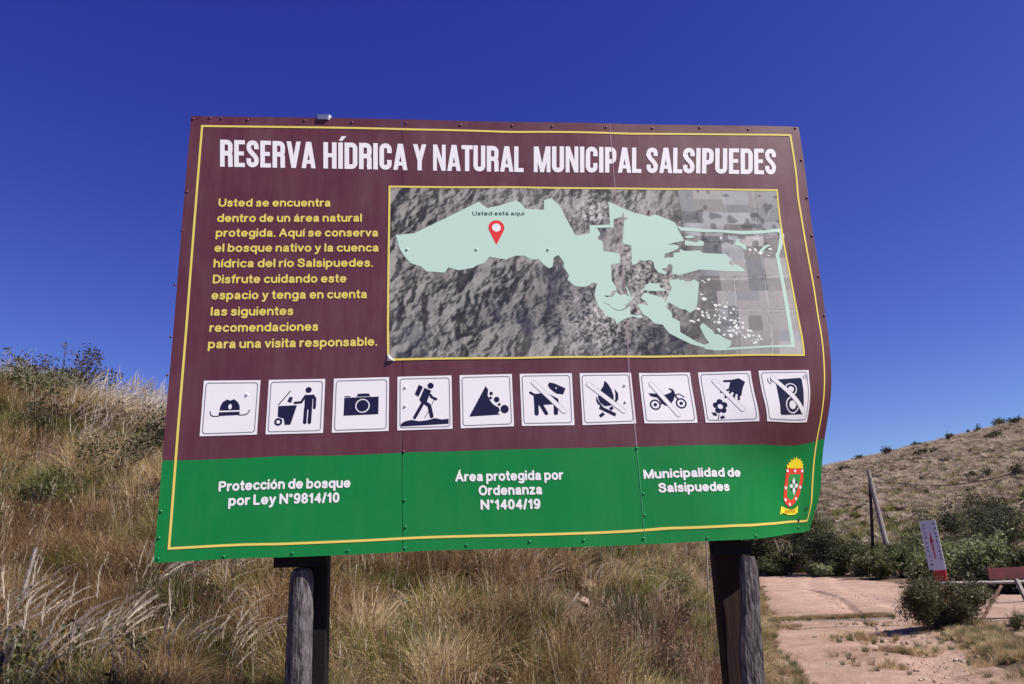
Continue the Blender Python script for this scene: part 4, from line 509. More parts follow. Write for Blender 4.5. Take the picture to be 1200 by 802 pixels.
# --- pictogram stickers
P_, SW = .30, .2604
BAR = lambda x0, y0, x1, y1: ((x0, y0), (x1, y1))
def pictos():
    k = thick
    yield 'broad brimmed hat', [[(.315, .545), (.325, .46), (.36, .39), (.43, .345), (.49, .365), (.555, .34), (.62, .39), (.66, .46), (.67, .54)], [(.305, .575), (.67, .57), (.67, .632), (.305, .642)]]+k([(.15, .56), (.165, .62), (.21, .648), (.31, .645)], .009)+k([(.665, .635), (.77, .63), (.82, .60), (.845, .54)], .009), [circ(.495, .475, .032, 14, .05)], None
    yield 'person dropping paper into a wheeled bin', [circ(.72, .2, .055), [(.66, .29), (.80, .29), (.795, .56), (.66, .56)]]+k([(.685, .54), (.678, .80)], .031)+k([(.765, .54), (.758, .80)], .031)+k([(.80, .31), (.835, .36), (.835, .53)], .026)+k([(.67, .31), (.60, .425), (.49, .432)], .022)+[[(.39, .32), (.45, .33), (.425, .43), (.355, .41)]]+k([(.20, .465), (.40, .215)], .009)+[[(.20, .485), (.53, .475), (.43, .835), (.33, .835), (.31, .72), (.20, .68)]]+[circ(.215, .775, .072)], [circ(.215, .775, .035)], None
    yield 'camera', [[(.195, .36), (.81, .355), (.81, .68), (.195, .69)], [(.41, .345), (.44, .29), (.63, .29), (.66, .345)], [(.2, .35), (.2, .33), (.305, .33), (.305, .35)]], ['ring', (.525, .515, .13, .108)], None
    yield 'hiker with backpack and stick', [circ(.605, .186, .058), [(.385, .16), (.465, .205), (.375, .385), (.305, .34)], [(.49, .22), (.615, .28), (.53, .48), (.545, .53), (.44, .52), (.39, .44)]]+k([(.46, .47), (.575, .56), (.615, .755)], .036)+k([(.44, .53), (.305, .77)], .031)+k([(.60, .36), (.62, .40), (.70, .44)], .024)+k([(.665, .45), (.62, .53)], .006)+k([(.56, .66), (.49, .78)], .006)+[[(.06, .93), (.06, .88), (.13, .835), (.25, .812), (.38, .842), (.52, .83), (.68, .79), (.8, .82), (.93, .81), (.93, .905)]], [], None
    yield 'falling rocks', [[(.16, .79), (.49, .22), (.535, .30), (.52, .40), (.56, .5), (.62, .58), (.72, .64), (.745, .70), (.70, .745), (.75, .775)], circ(.59, .37, .036, 7), circ(.575, .455, .03, 7), circ(.69, .49, .056, 8), circ(.735, .585, .03, 7), circ(.835, .675, .082, 9)], [], None
    yield 'dog crossed out', [[(.25, .405), (.5, .38), (.72, .50), (.735, .60), (.33, .62), (.255, .62)], [(.53, .24), (.56, .18), (.66, .20), (.87, .30), (.82, .42), (.69, .40), (.61, .34), (.57, .30)]]+k([(.19, .375), (.27, .42)], .024)+k([(.30, .55), (.295, .775)], .042)+k([(.36, .56), (.48, .775)], .036)+k([(.675, .56), (.665, .77)], .042), [circ(.69, .29, .017)], BAR(.26, .18, .82, .74)
    yield 'campfire crossed out', [[(.48, .15), (.45, .26), (.38, .36), (.33, .48), (.36, .58), (.45, .655), (.55, .65), (.62, .57), (.635, .46), (.6, .33), (.54, .22)], [(.665, .32), (.725, .42), (.715, .53), (.66, .60), (.60, .635), (.66, .53), (.67, .42)], [(.31, .45), (.29, .53), (.31, .60), (.38, .66), (.42, .665), (.35, .58), (.32, .52)]]+k([(.345, .67), (.64, .83)], .032, False)+k([(.335, .845), (.42, .79)], .03, False)+k([(.54, .72), (.60, .68)], .03, False), [], BAR(.16, .22, .80, .76)
    yield 'off-road motorcycle crossed out', [circ(.245, .64, .105), circ(.745, .615, .105)]+[[(.24, .655), (.22, .63), (.36, .60), (.30, .50), (.185, .475), (.14, .41), (.30, .42), (.42, .45), (.52, .42), (.60, .38), (.655, .45), (.60, .56), (.53, .65), (.44, .665), (.39, .625)]]+k([(.60, .36), (.74, .62)], .016)+k([(.65, .45), (.73, .425), (.82, .49)], .010)+k([(.555, .325), (.615, .345), (.64, .40)], .014), ['rings', ((.245, .64, .075, .034), (.745, .615, .075, .034))], BAR(.21, .22, .665, .84)
    yield 'hand picking a flower crossed out', [[(.60, .17), (.755, .14), (.865, .22), (.79, .36), (.74, .50), (.60, .42), (.52, .36)]]+k([(.47, .19), (.64, .19)], .022)+k([(.55, .36), (.375, .405)], .020)+k([(.56, .40), (.44, .51)], .022)+k([(.64, .42), (.56, .58)], .022)+k([(.71, .42), (.68, .56)], .022)+[circ(.315+.083*math.cos(t), .69+.09*math.sin(t), .058, 14) for t in (-1.57, -.31, .94, 2.2, 3.46)]+[[(.13, .80), (.22, .81), (.235, .87), (.17, .87)], [(.28, .90), (.34, .86), (.385, .91), (.31, .94)]]+k([(.27, .84), (.24, .96)], .008), [circ(.315, .69, .05)], BAR(.28, .185, .715, .76)
    yield 'loudspeaker crossed out', [[(.30, .19), (.80, .175), (.83, .21), (.845, .86), (.31, .87), (.29, .84)]]+k(arc(.22, .20, .07, 100, 215), .007)+k(arc(.24, .20, .035, 100, 215), .006)+k(arc(.86, .17, .07, -60, 50), .007)+k(arc(.84, .17, .035, -60, 50), .006), ['rings', ((.575, .40, .125, .10), (.575, .40, .06, 0), (.575, .69, .155, .13), (.575, .69, .08, 0))], BAR(.25, .15, .84, .82)
def s2(pl, i): return [[(i*P_+x*SW, -y*SW) for x, y in q] for q in pl]
ord_ = 'first second third fourth fifth sixth seventh eighth ninth tenth'.split()
for i, (nm, polys, extra, barp) in enumerate(pictos()):
    st = art('pictogram_sticker', s2([box2(0, 0, 1, 1)], i), M['white_vinyl'], .0026, BR, step=.05, label='white square pictogram of a '+nm)
    holes = []; rings = []
    if extra and extra[0] == 'ring': rings = [extra[1]]
    elif extra and extra[0] == 'rings': rings = list(extra[1])
    elif extra: holes = extra
    # rings are white bands cut out of the symbol
    hp = []
    for cx_, cy_, ro, ri in rings: hp.append((circ(cx_, cy_, ro, 28), circ(cx_, cy_, ri, 24) if ri else None))
    V2, F = tri2d(s2(polys, i)+[], s2(holes, i), sheet_xy=True)
    if hp:
        allp = s2(polys, i); extra_p = []
        for o_, i_ in hp:
            extra_p.append(o_)
            if i_: extra_p.append(i_)
        V2, F = tri2d(allp+s2(extra_p, i), sheet_xy=True)
        keep = []
        rr_ = [(i*P_+c*SW, -d*SW, ro*SW, ri*SW) for c, d, ro, ri in rings]
        for t in F:
            x = sum(V2[q][0] for q in t)/3; y = sum(V2[q][1] for q in t)/3
            inside = any(ri < math.hypot(x-cx_, y-cy_) < ro*.995 for cx_, cy_, ro, ri in rr_)
            if not inside and any(inpoly(x, y, q) for q in allp): keep.append(t)
        F = keep
    emit('symbol', V2, F, M['navy_vinyl'], .0033, st)
    m0, m1, lw = .045, .955, .008
    rc = .05; path = arc(m0+rc, m0+rc, rc, 180, 270)+arc(m1-rc, m0+rc, rc, 270, 360)+arc(m1-rc, m1-rc, rc, 0, 90)+arc(m0+rc, m1-rc, rc, 90, 180)
    art('outline', s2(thick(path, lw, closed=True), i), M['grey_line'], .0033, st)
    if barp:
        art('slash_edge', s2(thick(list(barp), .046), i), M['grey_line'], .0039, st)
        art('prohibition_slash', s2(thick(list(barp), .040), i), M['white_vinyl'], .0044, st)
# --- coat of arms
CR = art('coat_of_arms', [CREST['shield']], M['crest_red'], .0024, BR, step=.05, label='red and green municipal coat of arms with a yellow sun')
art('shield_field', [CREST['field']], M['crest_green'], .0032, CR); art('sun_crown', [CREST['crown']], M['crest_yellow'], .0032, CR); art('scroll', [CREST['banner']], M['crest_yellow'], .0032, CR)
art('white_dots', [circ(a, b, .0085, 8) for a, b in CREST['dots']], M['white_vinyl'], .0040, CR)['kind'] = 'stuff'
mx_, my_ = CREST['mid'][0]
art('emblem', [[(mx_, my_+.045), (mx_+.012, my_+.018), (mx_, my_+.006), (mx_-.012, my_+.018)], [(mx_+.034, my_), (mx_+.014, my_+.012), (mx_+.006, my_), (mx_+.014, my_-.014)], [(mx_-.034, my_), (mx_-.014, my_+.012), (mx_-.006, my_), (mx_-.014, my_-.014)], [(mx_, my_-.048), (mx_+.012, my_-.02), (mx_, my_-.006), (mx_-.012, my_-.02)]], M['white_vinyl'], .0040, CR)
art('emblem_leaves', [circ(mx_+.021*math.cos(t), my_+.026*math.sin(t), .0085, 7) for t in (.8, 2.35, 3.9, 5.5)], M['dark_text'], .0040, CR)
bxs = [(a, b) for a, b in CREST['banner']]; bxm = sum(q[0] for q in bxs)/len(bxs); bym = sum(q[1] for q in bxs)/len(bxs)
M['scroll_mark'] = mat('scroll_marks', (.45, .22, .02), rough=.4)
art('scroll_marks', [box2(bxm-.038+.0125*k, bym-.010-.001*abs(k-3), bxm-.030+.0125*k, bym+.006) for k in range(7)], M['scroll_mark'], .0040, CR)
# --- rivets
rv, rf = [], []
for j, (h_, r0) in enumerate(((0, .0068), (.0026, .0058), (.0042, .003))):
    rv += [(r0*math.cos(k*math.pi/4), -h_, r0*math.sin(k*math.pi/4)) for k in range(8)]
rf = [(j*8+(k+1) % 8, j*8+k, (j+1)*8+k, (j+1)*8+(k+1) % 8) for j in range(2) for k in range(8)]+[tuple(range(23, 15, -1))]
def rivet_mesh(m):
    me = bpy.data.meshes.new('rivet'); me.from_pydata(rv, [], [tuple(reversed(f)) for f in rf]); me.materials.append(m)
    me.polygons.foreach_set('use_smooth', np.ones(len(rf), bool)); return me
rmm, rmg, rmw = rivet_mesh(M['rivet_m']), rivet_mesh(M['rivet_g']), rivet_mesh(M['white_vinyl'])
def add_rivet(a, b, me, name, par, off=.0004):
    o = bpy.data.objects.new(name, me); COL.objects.link(o); o.parent = par
    p = L(a, b, off); n = (L(a, b, .01)-L(a, b, 0)).normalized(); o.location = p
    o.rotation_euler = Vector((0, -1, 0)).rotation_difference(n).to_euler(); return o
for a, b in RIVETS: add_rivet(a, b, rmm if b > GREEN_B else rmg, 'rivet', BR)
M['mint_bump'] = M['mint_vinyl']; rmint = rivet_mesh(M['mint_vinyl'])
for a, b in BUMPS: add_rivet(a, b, rmint if b > .1 else rmw, 'covered_rivet', BR, .0026)
# torn screw holes at the folded corner
art('torn_hole', [circ(2.975, -.757, .011, 7)], M['wire'], .0032, BR); art('torn_hole', [circ(3.035, -.70, .008, 7)], M['wire'], .0032, BR)
# --- back frame and posts (local: x along the board, y behind it)
def lz(z): return z
for b in (BT-.09, .35, BB+.06):
    MB().box((1.17, .046, OZ+b), (2.5, .05, .06)).build('rail', M['steel_dark'], BR)
for a in (.05, .93, 2.05, 2.38):
    MB().box((a, .098, OZ+.30), (.05, .05, 2.12)).build('upright', M['steel_dark'], BR)
cl = MB().box((.507, .02, OZ+BT+.004), (.085, .05, .03), bev=.012); cl.box((.507, -.006, OZ+BT-.002), (.05, .008, .022)); cl.build('clamp', M['tin'], BR)
ht = 0
def loc(X, Y, Z):                      # world point to the sign's local space
    dx, dy = X-O3.x, Y-O3.y; c, s = math.cos(YAW), math.sin(YAW)
    return (dx*c+dy*s, -dx*s+dy*c, Z)
def beam(name, top, bot, wx, wy, m, bev=.006, wob=0):
    t = Vector(loc(*top)); b = Vector(loc(*bot)); mb = MB(); n = 14; V = []; F = []
    ring = [(-1, -.8), (-.8, -1), (.8, -1), (1, -.8), (1, .8), (.8, 1), (-.8, 1), (-1, .8)]
    ring = [(max(-1, min(1, x)) if abs(x) == 1 else math.copysign(1-bev/wx*2, x), max(-1, min(1, y)) if abs(y) == 1 else math.copysign(1-bev/wy*2, y)) for x, y in ring]
    for i in range(n+1):
        c = t.lerp(b, i/n); ox = wob*(random.random()-.5); 
        for x, y in ring: V.append((c.x+x*wx/2+ox+wob*.5*(random.random()-.5), c.y+y*wy/2, c.z))
    for i in range(n):
        for k in range(8): F.append((i*8+k, i*8+(k+1) % 8, (i+1)*8+(k+1) % 8, (i+1)*8+k))
    F.append(tuple(range(7, -1, -1))); F.append(tuple(range(n*8, n*8+8)))
    F = [tuple(reversed(f)) for f in F]
    return mb.add(V, F).build(name, m, BR)
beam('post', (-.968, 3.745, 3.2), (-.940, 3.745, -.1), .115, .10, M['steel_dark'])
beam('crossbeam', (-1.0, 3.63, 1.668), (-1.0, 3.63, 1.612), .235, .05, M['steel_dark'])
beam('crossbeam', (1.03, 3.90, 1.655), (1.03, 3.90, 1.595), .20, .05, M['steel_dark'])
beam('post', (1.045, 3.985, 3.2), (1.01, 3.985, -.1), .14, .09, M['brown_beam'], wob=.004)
lg = MB()
zs = [1.612, 1.607, 1.59, 1.55, 1.4, 1.2, 1.0, .7, .3, -.1]; rs_ = [.012, .034, .047, .054, .056, .058, .058, .06, .06, .06]
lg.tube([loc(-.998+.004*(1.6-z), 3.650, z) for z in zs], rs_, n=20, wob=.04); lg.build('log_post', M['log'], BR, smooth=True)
t0 = (.985, 3.61); n = 26; V = []; F = []
prof = [(-1, .3), (-.93, -.55), (-.6, -.8), (0, -.86), (.6, -.8), (.93, -.55), (1, .3), (.9, 1), (-.9, 1)]
for i in range(n+1):
    f = i/n; z = 1.585-1.7*f; X = 1.092-.115*f+.005*math.sin(f*19); hw_ = .039+.018*min(1, f*3)+.003*math.sin(f*31)
    if i == 0: hw_ *= .8
    for x, y in prof: p = loc(X+x*hw_, 3.845+y*.03, z); V.append(p)
k9 = len(prof)
for i in range(n):
    for k in range(k9): F.append((i*k9+k, (i+1)*k9+k, (i+1)*k9+(k+1) % k9, i*k9+(k+1) % k9))
F.append(tuple(range(k9))); F.append(tuple(range((n+1)*k9-1, n*k9-1, -1)))
F = [tuple(reversed(f)) for f in F]
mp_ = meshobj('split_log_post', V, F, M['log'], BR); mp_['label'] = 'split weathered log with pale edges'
# ---------------------------------------------------------------- ground
def groundmat(name, cols, scale, bump, bs, dist=.03, wear=False):
    m = bpy.data.materials.new(name); m.use_nodes = True; t = m.node_tree; b = t.nodes['Principled BSDF']; b.inputs['Roughness'].default_value = .95
    b.inputs['Specular IOR Level'].default_value = .15
    tc = t.nodes.new('ShaderNodeTexCoord'); n = t.nodes.new('ShaderNodeTexNoise'); n.inputs['Scale'].default_value = scale; n.inputs['Detail'].default_value = 8; n.inputs['Roughness'].default_value = .68
    t.links.new(tc.outputs['Object'], n.inputs['Vector']); r = t.nodes.new('ShaderNodeValToRGB'); t.links.new(n.outputs['Fac'], r.inputs[0])
    while len(r.color_ramp.elements) < len(cols): r.color_ramp.elements.new(.5)
    for e, (p, c) in zip(r.color_ramp.elements, cols): e.position = p; e.color = (*c, 1)
    n3 = t.nodes.new('ShaderNodeTexNoise'); n3.inputs['Scale'].default_value = bs*2.2; n3.inputs['Detail'].default_value = 6; t.links.new(tc.outputs['Object'], n3.inputs['Vector'])
    mx = t.nodes.new('ShaderNodeMixRGB'); mx.blend_type = 'MULTIPLY'; mx.inputs[0].default_value = .55
    r3 = t.nodes.new('ShaderNodeValToRGB'); r3.color_ramp.elements[0].position = .3; r3.color_ramp.elements[0].color = (.55, .5, .48, 1); r3.color_ramp.elements[1].position = .6; r3.color_ramp.elements[1].color = (1.0, 1.0, 1.0, 1)
    t.links.new(n3.outputs['Fac'], r3.inputs[0]); t.links.new(r.outputs[0], mx.inputs[1]); t.links.new(r3.outputs[0], mx.inputs[2]); t.links.new(mx.outputs[0], b.inputs['Base Color'])
    n2 = t.nodes.new('ShaderNodeTexNoise'); n2.inputs['Scale'].default_value = bs; n2.inputs['Detail'].default_value = 8; n2.inputs['Roughness'].default_value = .7
    t.links.new(tc.outputs['Object'], n2.inputs['Vector']); bp = t.nodes.new('ShaderNodeBump'); bp.inputs['Strength'].default_value = bump; bp.inputs['Distance'].default_value = dist
    t.links.new(n2.outputs['Fac'], bp.inputs['Height']); t.links.new(bp.outputs[0], b.inputs['Normal'])
    if wear:
        at = t.nodes.new('ShaderNodeAttribute'); at.attribute_name = 'tint'; rw = t.nodes.new('ShaderNodeValToRGB'); rw.color_ramp.elements[0].color = (.80, .77, .74, 1); rw.color_ramp.elements[1].color = (1.08, 1.06, 1.05, 1)
        m2 = t.nodes.new('ShaderNodeMixRGB'); m2.blend_type = 'MULTIPLY'; m2.inputs[0].default_value = 1; t.links.new(at.outputs['Fac'], rw.inputs[0]); t.links.new(mx.outputs[0], m2.inputs[1]); t.links.new(rw.outputs[0], m2.inputs[2]); t.links.new(m2.outputs[0], b.inputs['Base Color'])
    return m
M['soil'] = groundmat('grassy_soil', [(.3, (.075, .052, .036)), (.5, (.13, .088, .06)), (.7, (.20, .135, .095))], .8, .8, 9)
M['dirt'] = groundmat('pink_dirt', [(.3, (.25, .165, .125)), (.5, (.335, .232, .182)), (.7, (.41, .30, .245))], .9, .9, 9, .04, True)
rad = np.concatenate([[.0], np.geomspace(.6, 60, 210), np.geomspace(61, 420, 120), np.geomspace(450, 3000, 14)])
ang = np.concatenate([np.linspace(R(38), R(142), 300, endpoint=False), np.linspace(R(142), R(398), 70, endpoint=False)])
rr2, aa2 = np.meshgrid(rad, ang, indexing='ij'); gx_ = rr2*np.cos(aa2); gy_ = rr2*np.sin(aa2); gz_ = height(gx_, gy_)
gz_ = np.where(rr2 > 420, np.minimum(gz_, height(gx_*420/np.maximum(rr2, 1), gy_*420/np.maximum(rr2, 1))), gz_)
def roadL0(y): return .295*y-.05
under = sstep(0, .5, gx_-roadL0(gy_)-.35)*sstep(0, .5, np.where(gy_ < 17.3, 8.45-.36*(16.8-gy_)-.3, 18.5)-gx_)*sstep(-4, -2, gy_)*sstep(57, 55, gy_)      # bed cut below the road surface
gz_ = gz_-.12*under
nr, na_ = rr2.shape; idx = np.arange(nr*na_).reshape(nr, na_); nxt = np.roll(idx, -1, 1)
quads = np.stack([idx[:-1], idx[1:], nxt[1:], nxt[:-1]], -1).reshape(-1, 4)
def bigmesh(name, V, Q, mats, parent=None, smooth=True, attr=None, uvs=None):
    me = bpy.data.meshes.new(name); V = np.asarray(V, np.float32); Q = np.asarray(Q, np.int32); k = Q.shape[1]
    me.vertices.add(len(V)); me.vertices.foreach_set('co', V.ravel()); me.loops.add(Q.size); me.loops.foreach_set('vertex_index', Q.ravel())
    me.polygons.add(len(Q)); me.polygons.foreach_set('loop_start', np.arange(0, Q.size, k, dtype=np.int32))
    me.update(calc_edges=True)
    for m in (mats if isinstance(mats, (list, tuple)) else [mats]): me.materials.append(m)
    if smooth: me.polygons.foreach_set('use_smooth', np.ones(len(Q), bool))
    if attr is not None:
        a = me.attributes.new('tint', 'FLOAT', 'POINT'); a.data.foreach_set('value', np.asarray(attr, np.float32))
    me.validate(); me.update()
    o = bpy.data.objects.new(name, me); COL.objects.link(o)
    if parent: o.parent = parent
    return o
GR = bigmesh('ground', np.stack([gx_, gy_, gz_], -1).reshape(-1, 3), quads, M['soil']); tag(GR, kind='structure')
# ---- dirt road
def roadL(y): return .295*y-.05+.35*fbm(y*.5, 0*y, 101)+.12*fbm(y*2.3, 0*y, 103)
def farx(y): return np.interp(y, [17, 20, 26, 34, 43, 54, 58], [16, 19.5, 19.0, 16.6, 18.2, 18.9, 19.5])
def bermx(y): return 8.45-.36*(16.8-y)
def roadR_(y): return np.where(y < 17.3, bermx(y)-.15+.35*fbm(y*.9, 0*y+4, 105), farx(y)+.8*fbm(y*.4, 0*y+9, 107))
def dirtsheet(name, y0, y1, fl, fr, n, dy, off=.012):
    ys = np.arange(y0, y1, dy); S = np.linspace(0, 1, n); yy, ss = np.meshgrid(ys, S, indexing='ij'); a = fl(yy); b = fr(yy); xx = a+(b-a)*ss
    zz = height(xx, yy)+off+.018*sstep(0, .05, ss)*sstep(1, .95, ss)
    rut = np.exp(-((xx-(.335*yy+1.25+.5*np.sin(yy*.13)))/.30)**2)+np.exp(-((xx-(.335*yy+2.65+.5*np.sin(yy*.13)))/.33)**2)
    zz = zz-.04*rut+.055*fbm(xx*1.1, yy*1.1, 201)+.03*fbm(xx*4.5, yy*4.5, 202)+.012*fbm(xx*14, yy*14, 203)
    # the dark curved wheel rut across the far side
    cx_ = 10.6+.0*yy; d = np.abs(xx-np.interp(yy, [19, 21, 24, 28, 34, 40], [8.3, 8.6, 9.6, 10.9, 12.2, 13.0]))
    zz = zz-.07*np.exp(-(d/.08)**2)*sstep(19, 20.5, yy)*sstep(40, 33, yy)
    wear = np.clip(.42+.5*np.minimum(rut, 1)+.9*fbm(xx*1.2, yy*.6, 211)+.7*fbm(xx*5, yy*4, 213)+.3*sstep(20, 30, yy), 0, 1)
    wear = wear*sstep(0, .12, ss)*(.4+.6*sstep(1, .9, ss))
    i = np.arange(yy.size).reshape(yy.shape); Q = np.stack([i[:-1, :-1], i[:-1, 1:], i[1:, 1:], i[1:, :-1]], -1).reshape(-1, 4)
    return tag(bigmesh(name, np.stack([xx, yy, zz], -1).reshape(-1, 3), Q, M['dirt'], attr=wear.ravel()), kind='structure')
dirtsheet('dirt_road', -3, 17.3, roadL, roadR_, 90, .07)
dirtsheet('dirt_road', 17.3, 58, roadL, lambda y: farx(y)+.8*fbm(y*.4, 0*y+9, 107), 150, .12)
dirtsheet('dirt_clearing', 11.5, 17.3, lambda y: bermx(y)+1.1+.3*fbm(y, 0*y, 120), lambda y: 16+0*y, 60, .1)
def Hs(x, y): return float(height(np.array([x]), np.array([y]))[0])
# ---------------------------------------------------------------- plants
def blades(n, r0, h, lean, wind, width, nseg=3, droop=.5, seed=0, hvar=.35, tintr=(0, 1), up=0):
    g = np.random.default_rng(seed); a = g.uniform(0, 2*np.pi, n); rr = r0*np.sqrt(g.uniform(0, 1, n)); base = np.stack([rr*np.cos(a), rr*np.sin(a), np.zeros(n)-.02], -1)
    hh = h*(1-hvar*g.uniform(0, 1, n)); ld = a+g.normal(0, .8, n); ln = lean*g.uniform(.2, 1, n)
    dx = np.cos(ld)*ln+wind*g.uniform(.6, 1.2, n); dy = np.sin(ld)*ln
    w = width*g.uniform(.6, 1.2, n); fa = g.uniform(0, np.pi, n); wx_ = np.cos(fa)*w; wy_ = np.sin(fa)*w
    V = []; T = np.repeat(g.uniform(*tintr, n), 2*(nseg)+1)
    for k in range(nseg+1):
        t = k/nseg; hx = hh*dx*(t**1.8); hy = hh*dy*(t**1.8); hz = hh*(t-droop*np.hypot(dx, dy)*t**3*.6)
        c = base+np.stack([hx, hy, hz], -1); f = (1-t*.85)
        if k < nseg: V.append(c-np.stack([wx_*f, wy_*f, 0*f*wx_], -1)); V.append(c+np.stack([wx_*f, wy_*f, 0*f*wx_], -1))
        else: V.append(c)
    V = np.stack(V, 1).reshape(-1, 3); m = 2*nseg+1; b = np.arange(n)[:, None]*m; F = []
    tri = []
    for k in range(nseg-1): tri += [(2*k, 2*k+1, 2*k+3), (2*k, 2*k+3, 2*k+2)]
    tri.append((2*nseg-2, 2*nseg-1, 2*nseg))
    F = (b[:, :, None]+np.array(tri)[None]).reshape(-1, 3)
    return V, F, T
def plumes(n, r0, h, lean, wind, seed, hairs=64, plen=.30, tintr=(.85, 1)):
    """stalks carrying feathery drooping heads"""
    g = np.random.default_rng(seed); V, F, T = blades(n, r0, h, lean, wind, .0022, 5, .8, seed, .3, (.55, .75))
    V = V.reshape(n, -1, 3); stalkV = V.reshape(-1, 3); VV = [stalkV]; FF = [F]; TT = [T]; o = len(stalkV)
    tips = V[:, -1]; pre = (V[:, -3]+V[:, -4+1])/2; pre = (V[:, -3]+V[:, -2])/2
    for i in range(n):
        d = tips[i]-pre[i]; d /= np.linalg.norm(d)+1e-9; L_ = plen*g.uniform(.7, 1.15); st = tips[i]-d*L_*.6
        tt = g.uniform(0, 1, hairs); p = st+d*(tt[:, None]*L_)+np.array([.25, 0, -.35])*(tt[:, None]**2)*L_*.5
        dv = d+g.normal(0, .11, (hairs, 3)); dv /= np.linalg.norm(dv, axis=1)[:, None]; hl = L_*.26*g.uniform(.5, 1, hairs)*(1.15-tt)
        side = np.cross(dv, g.normal(0, 1, (hairs, 3))); side /= np.linalg.norm(side, axis=1)[:, None]
        w = .0030
        v = np.stack([p-side*w, p+side*w, p+dv*hl[:, None]], 1).reshape(-1, 3); VV.append(v); FF.append(np.arange(hairs*3).reshape(-1, 3)+o); o += hairs*3; TT.append(np.full(hairs*3, g.uniform(*tintr)))
    return np.concatenate(VV), np.concatenate(FF), np.concatenate(TT)
def leaves(P, size, g, tintr=(0, 1), asp=.45, updir=.4):
    n = len(P); d = g.normal(0, 1, (n, 3)); d[:, 2] = d[:, 2]*.7+updir; d /= np.linalg.norm(d, axis=1)[:, None]
    s = np.cross(d, g.normal(0, 1, (n, 3))); s /= np.linalg.norm(s, axis=1)[:, None]; L_ = size*g.uniform(.6, 1.3, n)[:, None]; w = L_*asp*.5
    nn = np.cross(d, s)
    V = np.stack([P, P+d*L_*.5+s*w+nn*w*.3, P+d*L_, P+d*L_*.5-s*w+nn*w*.3], 1).reshape(-1, 3); F = np.arange(n*4).reshape(-1, 4)
    return V, F, np.repeat(g.uniform(*tintr, n), 4)
def merge(*parts):
    V, F, T = [], [], []; o = 0
    for v, f, t in parts:
        if f.shape[1] == 4: f = np.concatenate([f[:, [0, 1, 2]], f[:, [0, 2, 3]]])
        V.append(v); F.append(f+o); T.append(t); o += len(v)
    return np.concatenate(V), np.concatenate(F), np.concatenate(T)
def weed(seed, h=.4, n=9, leafn=110, leaf=.022):
    g = np.random.default_rng(seed); V, F, T = blades(n*4, .12, h, .7, .1, .0035, 4, .2, seed, .6, (.0, .5))
    V2 = V.reshape(n*4, -1, 3); k = g.integers(0, n*4, leafn); s = g.integers(3, V2.shape[1], leafn); P = V2[k, s]+g.normal(0, .02, (leafn, 3))
    return merge((V, F, T), leaves(P, leaf, g, asp=.35))
M['straw'] = plant_mat('dry_straw', [(0, (.075, .042, .026)), (.25, (.23, .135, .075)), (.5, (.40, .28, .14)), (.75, (.58, .45, .25)), (1, (.78, .66, .47))], .35, inst=.6, hue=True)
M['plume'] = plant_mat('plume_straw', [(0, (.16, .11, .07)), (.5, (.36, .28, .19)), (.8, (.66, .58, .48)), (1, (.84, .77, .68))], .45, inst=.1, hue=True)
M['olive'] = plant_mat('olive_grass', [(0, (.045, .052, .015)), (.35, (.115, .125, .034)), (.65, (.23, .22, .065)), (1, (.44, .38, .15))], .35, inst=.55, hue=True)
M['green_g'] = plant_mat('green_grass', [(0, (.035, .045, .018)), (.5, (.085, .10, .04)), (1, (.18, .18, .08))], .35, hue=True)
M['brown'] = plant_mat('brown_weed', [(0, (.055, .03, .024)), (.4, (.16, .085, .058)), (.8, (.30, .18, .12)), (1, (.42, .29, .21))], .25, hue=True)
M['farstraw'] = plant_mat('hill_straw', [(0, (.15, .11, .08)), (.3, (.34, .265, .195)), (.6, (.53, .43, .335)), (1, (.74, .65, .54))], .3, inst=.5, hue=True)
PC = bpy.data.collections.new('plant_forms')
def proto(name, VFT, m):
    o = bigmesh(name, VFT[0], VFT[1], m, smooth=False, attr=VFT[2]); COL.objects.unlink(o); PC.objects.link(o); return o
pr_straw = [proto('straw_tuft', blades(95, .06, .46, .8, .22, .0034, 4, .55, s), M['straw']) for s in (1, 2, 3)]
pr_tuss = [proto('straw_tussock', blades(230, .10, .60, 1.15, .16, .0034, 4, .9, s), M['straw']) for s in (4, 5)]
pr_olive = [proto('olive_tussock', blades(210, .09, .50, 1.05, .12, .0038, 4, .7, s), M['olive']) for s in (6, 7, 8)]
pr_green = [proto('green_tuft', blades(90, .06, .26, .8, .08, .0035, 3, .4, s), M['green_g']) for s in (9, 10)]
pr_plume = [proto('plume_tuft', merge(plumes(7, .06, .95, .30, .24, s), blades(90, .08, .55, .7, .3, .0024, 4, .5, s+50, .35, (.1, .5))), M['plume']) for s in (11, 12, 13)]
pr_stalk = [proto('stalk_tuft', plumes(5, .10, 1.0, .16, .06, s, hairs=18, plen=.14, tintr=(.6, .85)), M['plume']) for s in (61, 62, 63)]
pr_weed = [proto('weed', weed(s), M['brown']) for s in (14, 15, 16)]
pr_short = [proto('short_straw', blades(60, .06, .16, .9, .1, .003, 2, .3, s), M['straw']) for s in (17, 18)]
pr_fg = [proto('leafy_green', weed(s, .3, 7, 190, .032), M['green_g']) for s in (19, 20)]
pr_far = [proto('hill_tussock', blades(90, .22, .95, .8, .10, .035, 2, .7, s), M['farstraw']) for s in (21, 22, 23)]
pr_farg = [proto('hill_scrub', blades(50, .35, .9, .9, .0, .045, 2, .3, s), M['olive']) for s in (24, 25)]
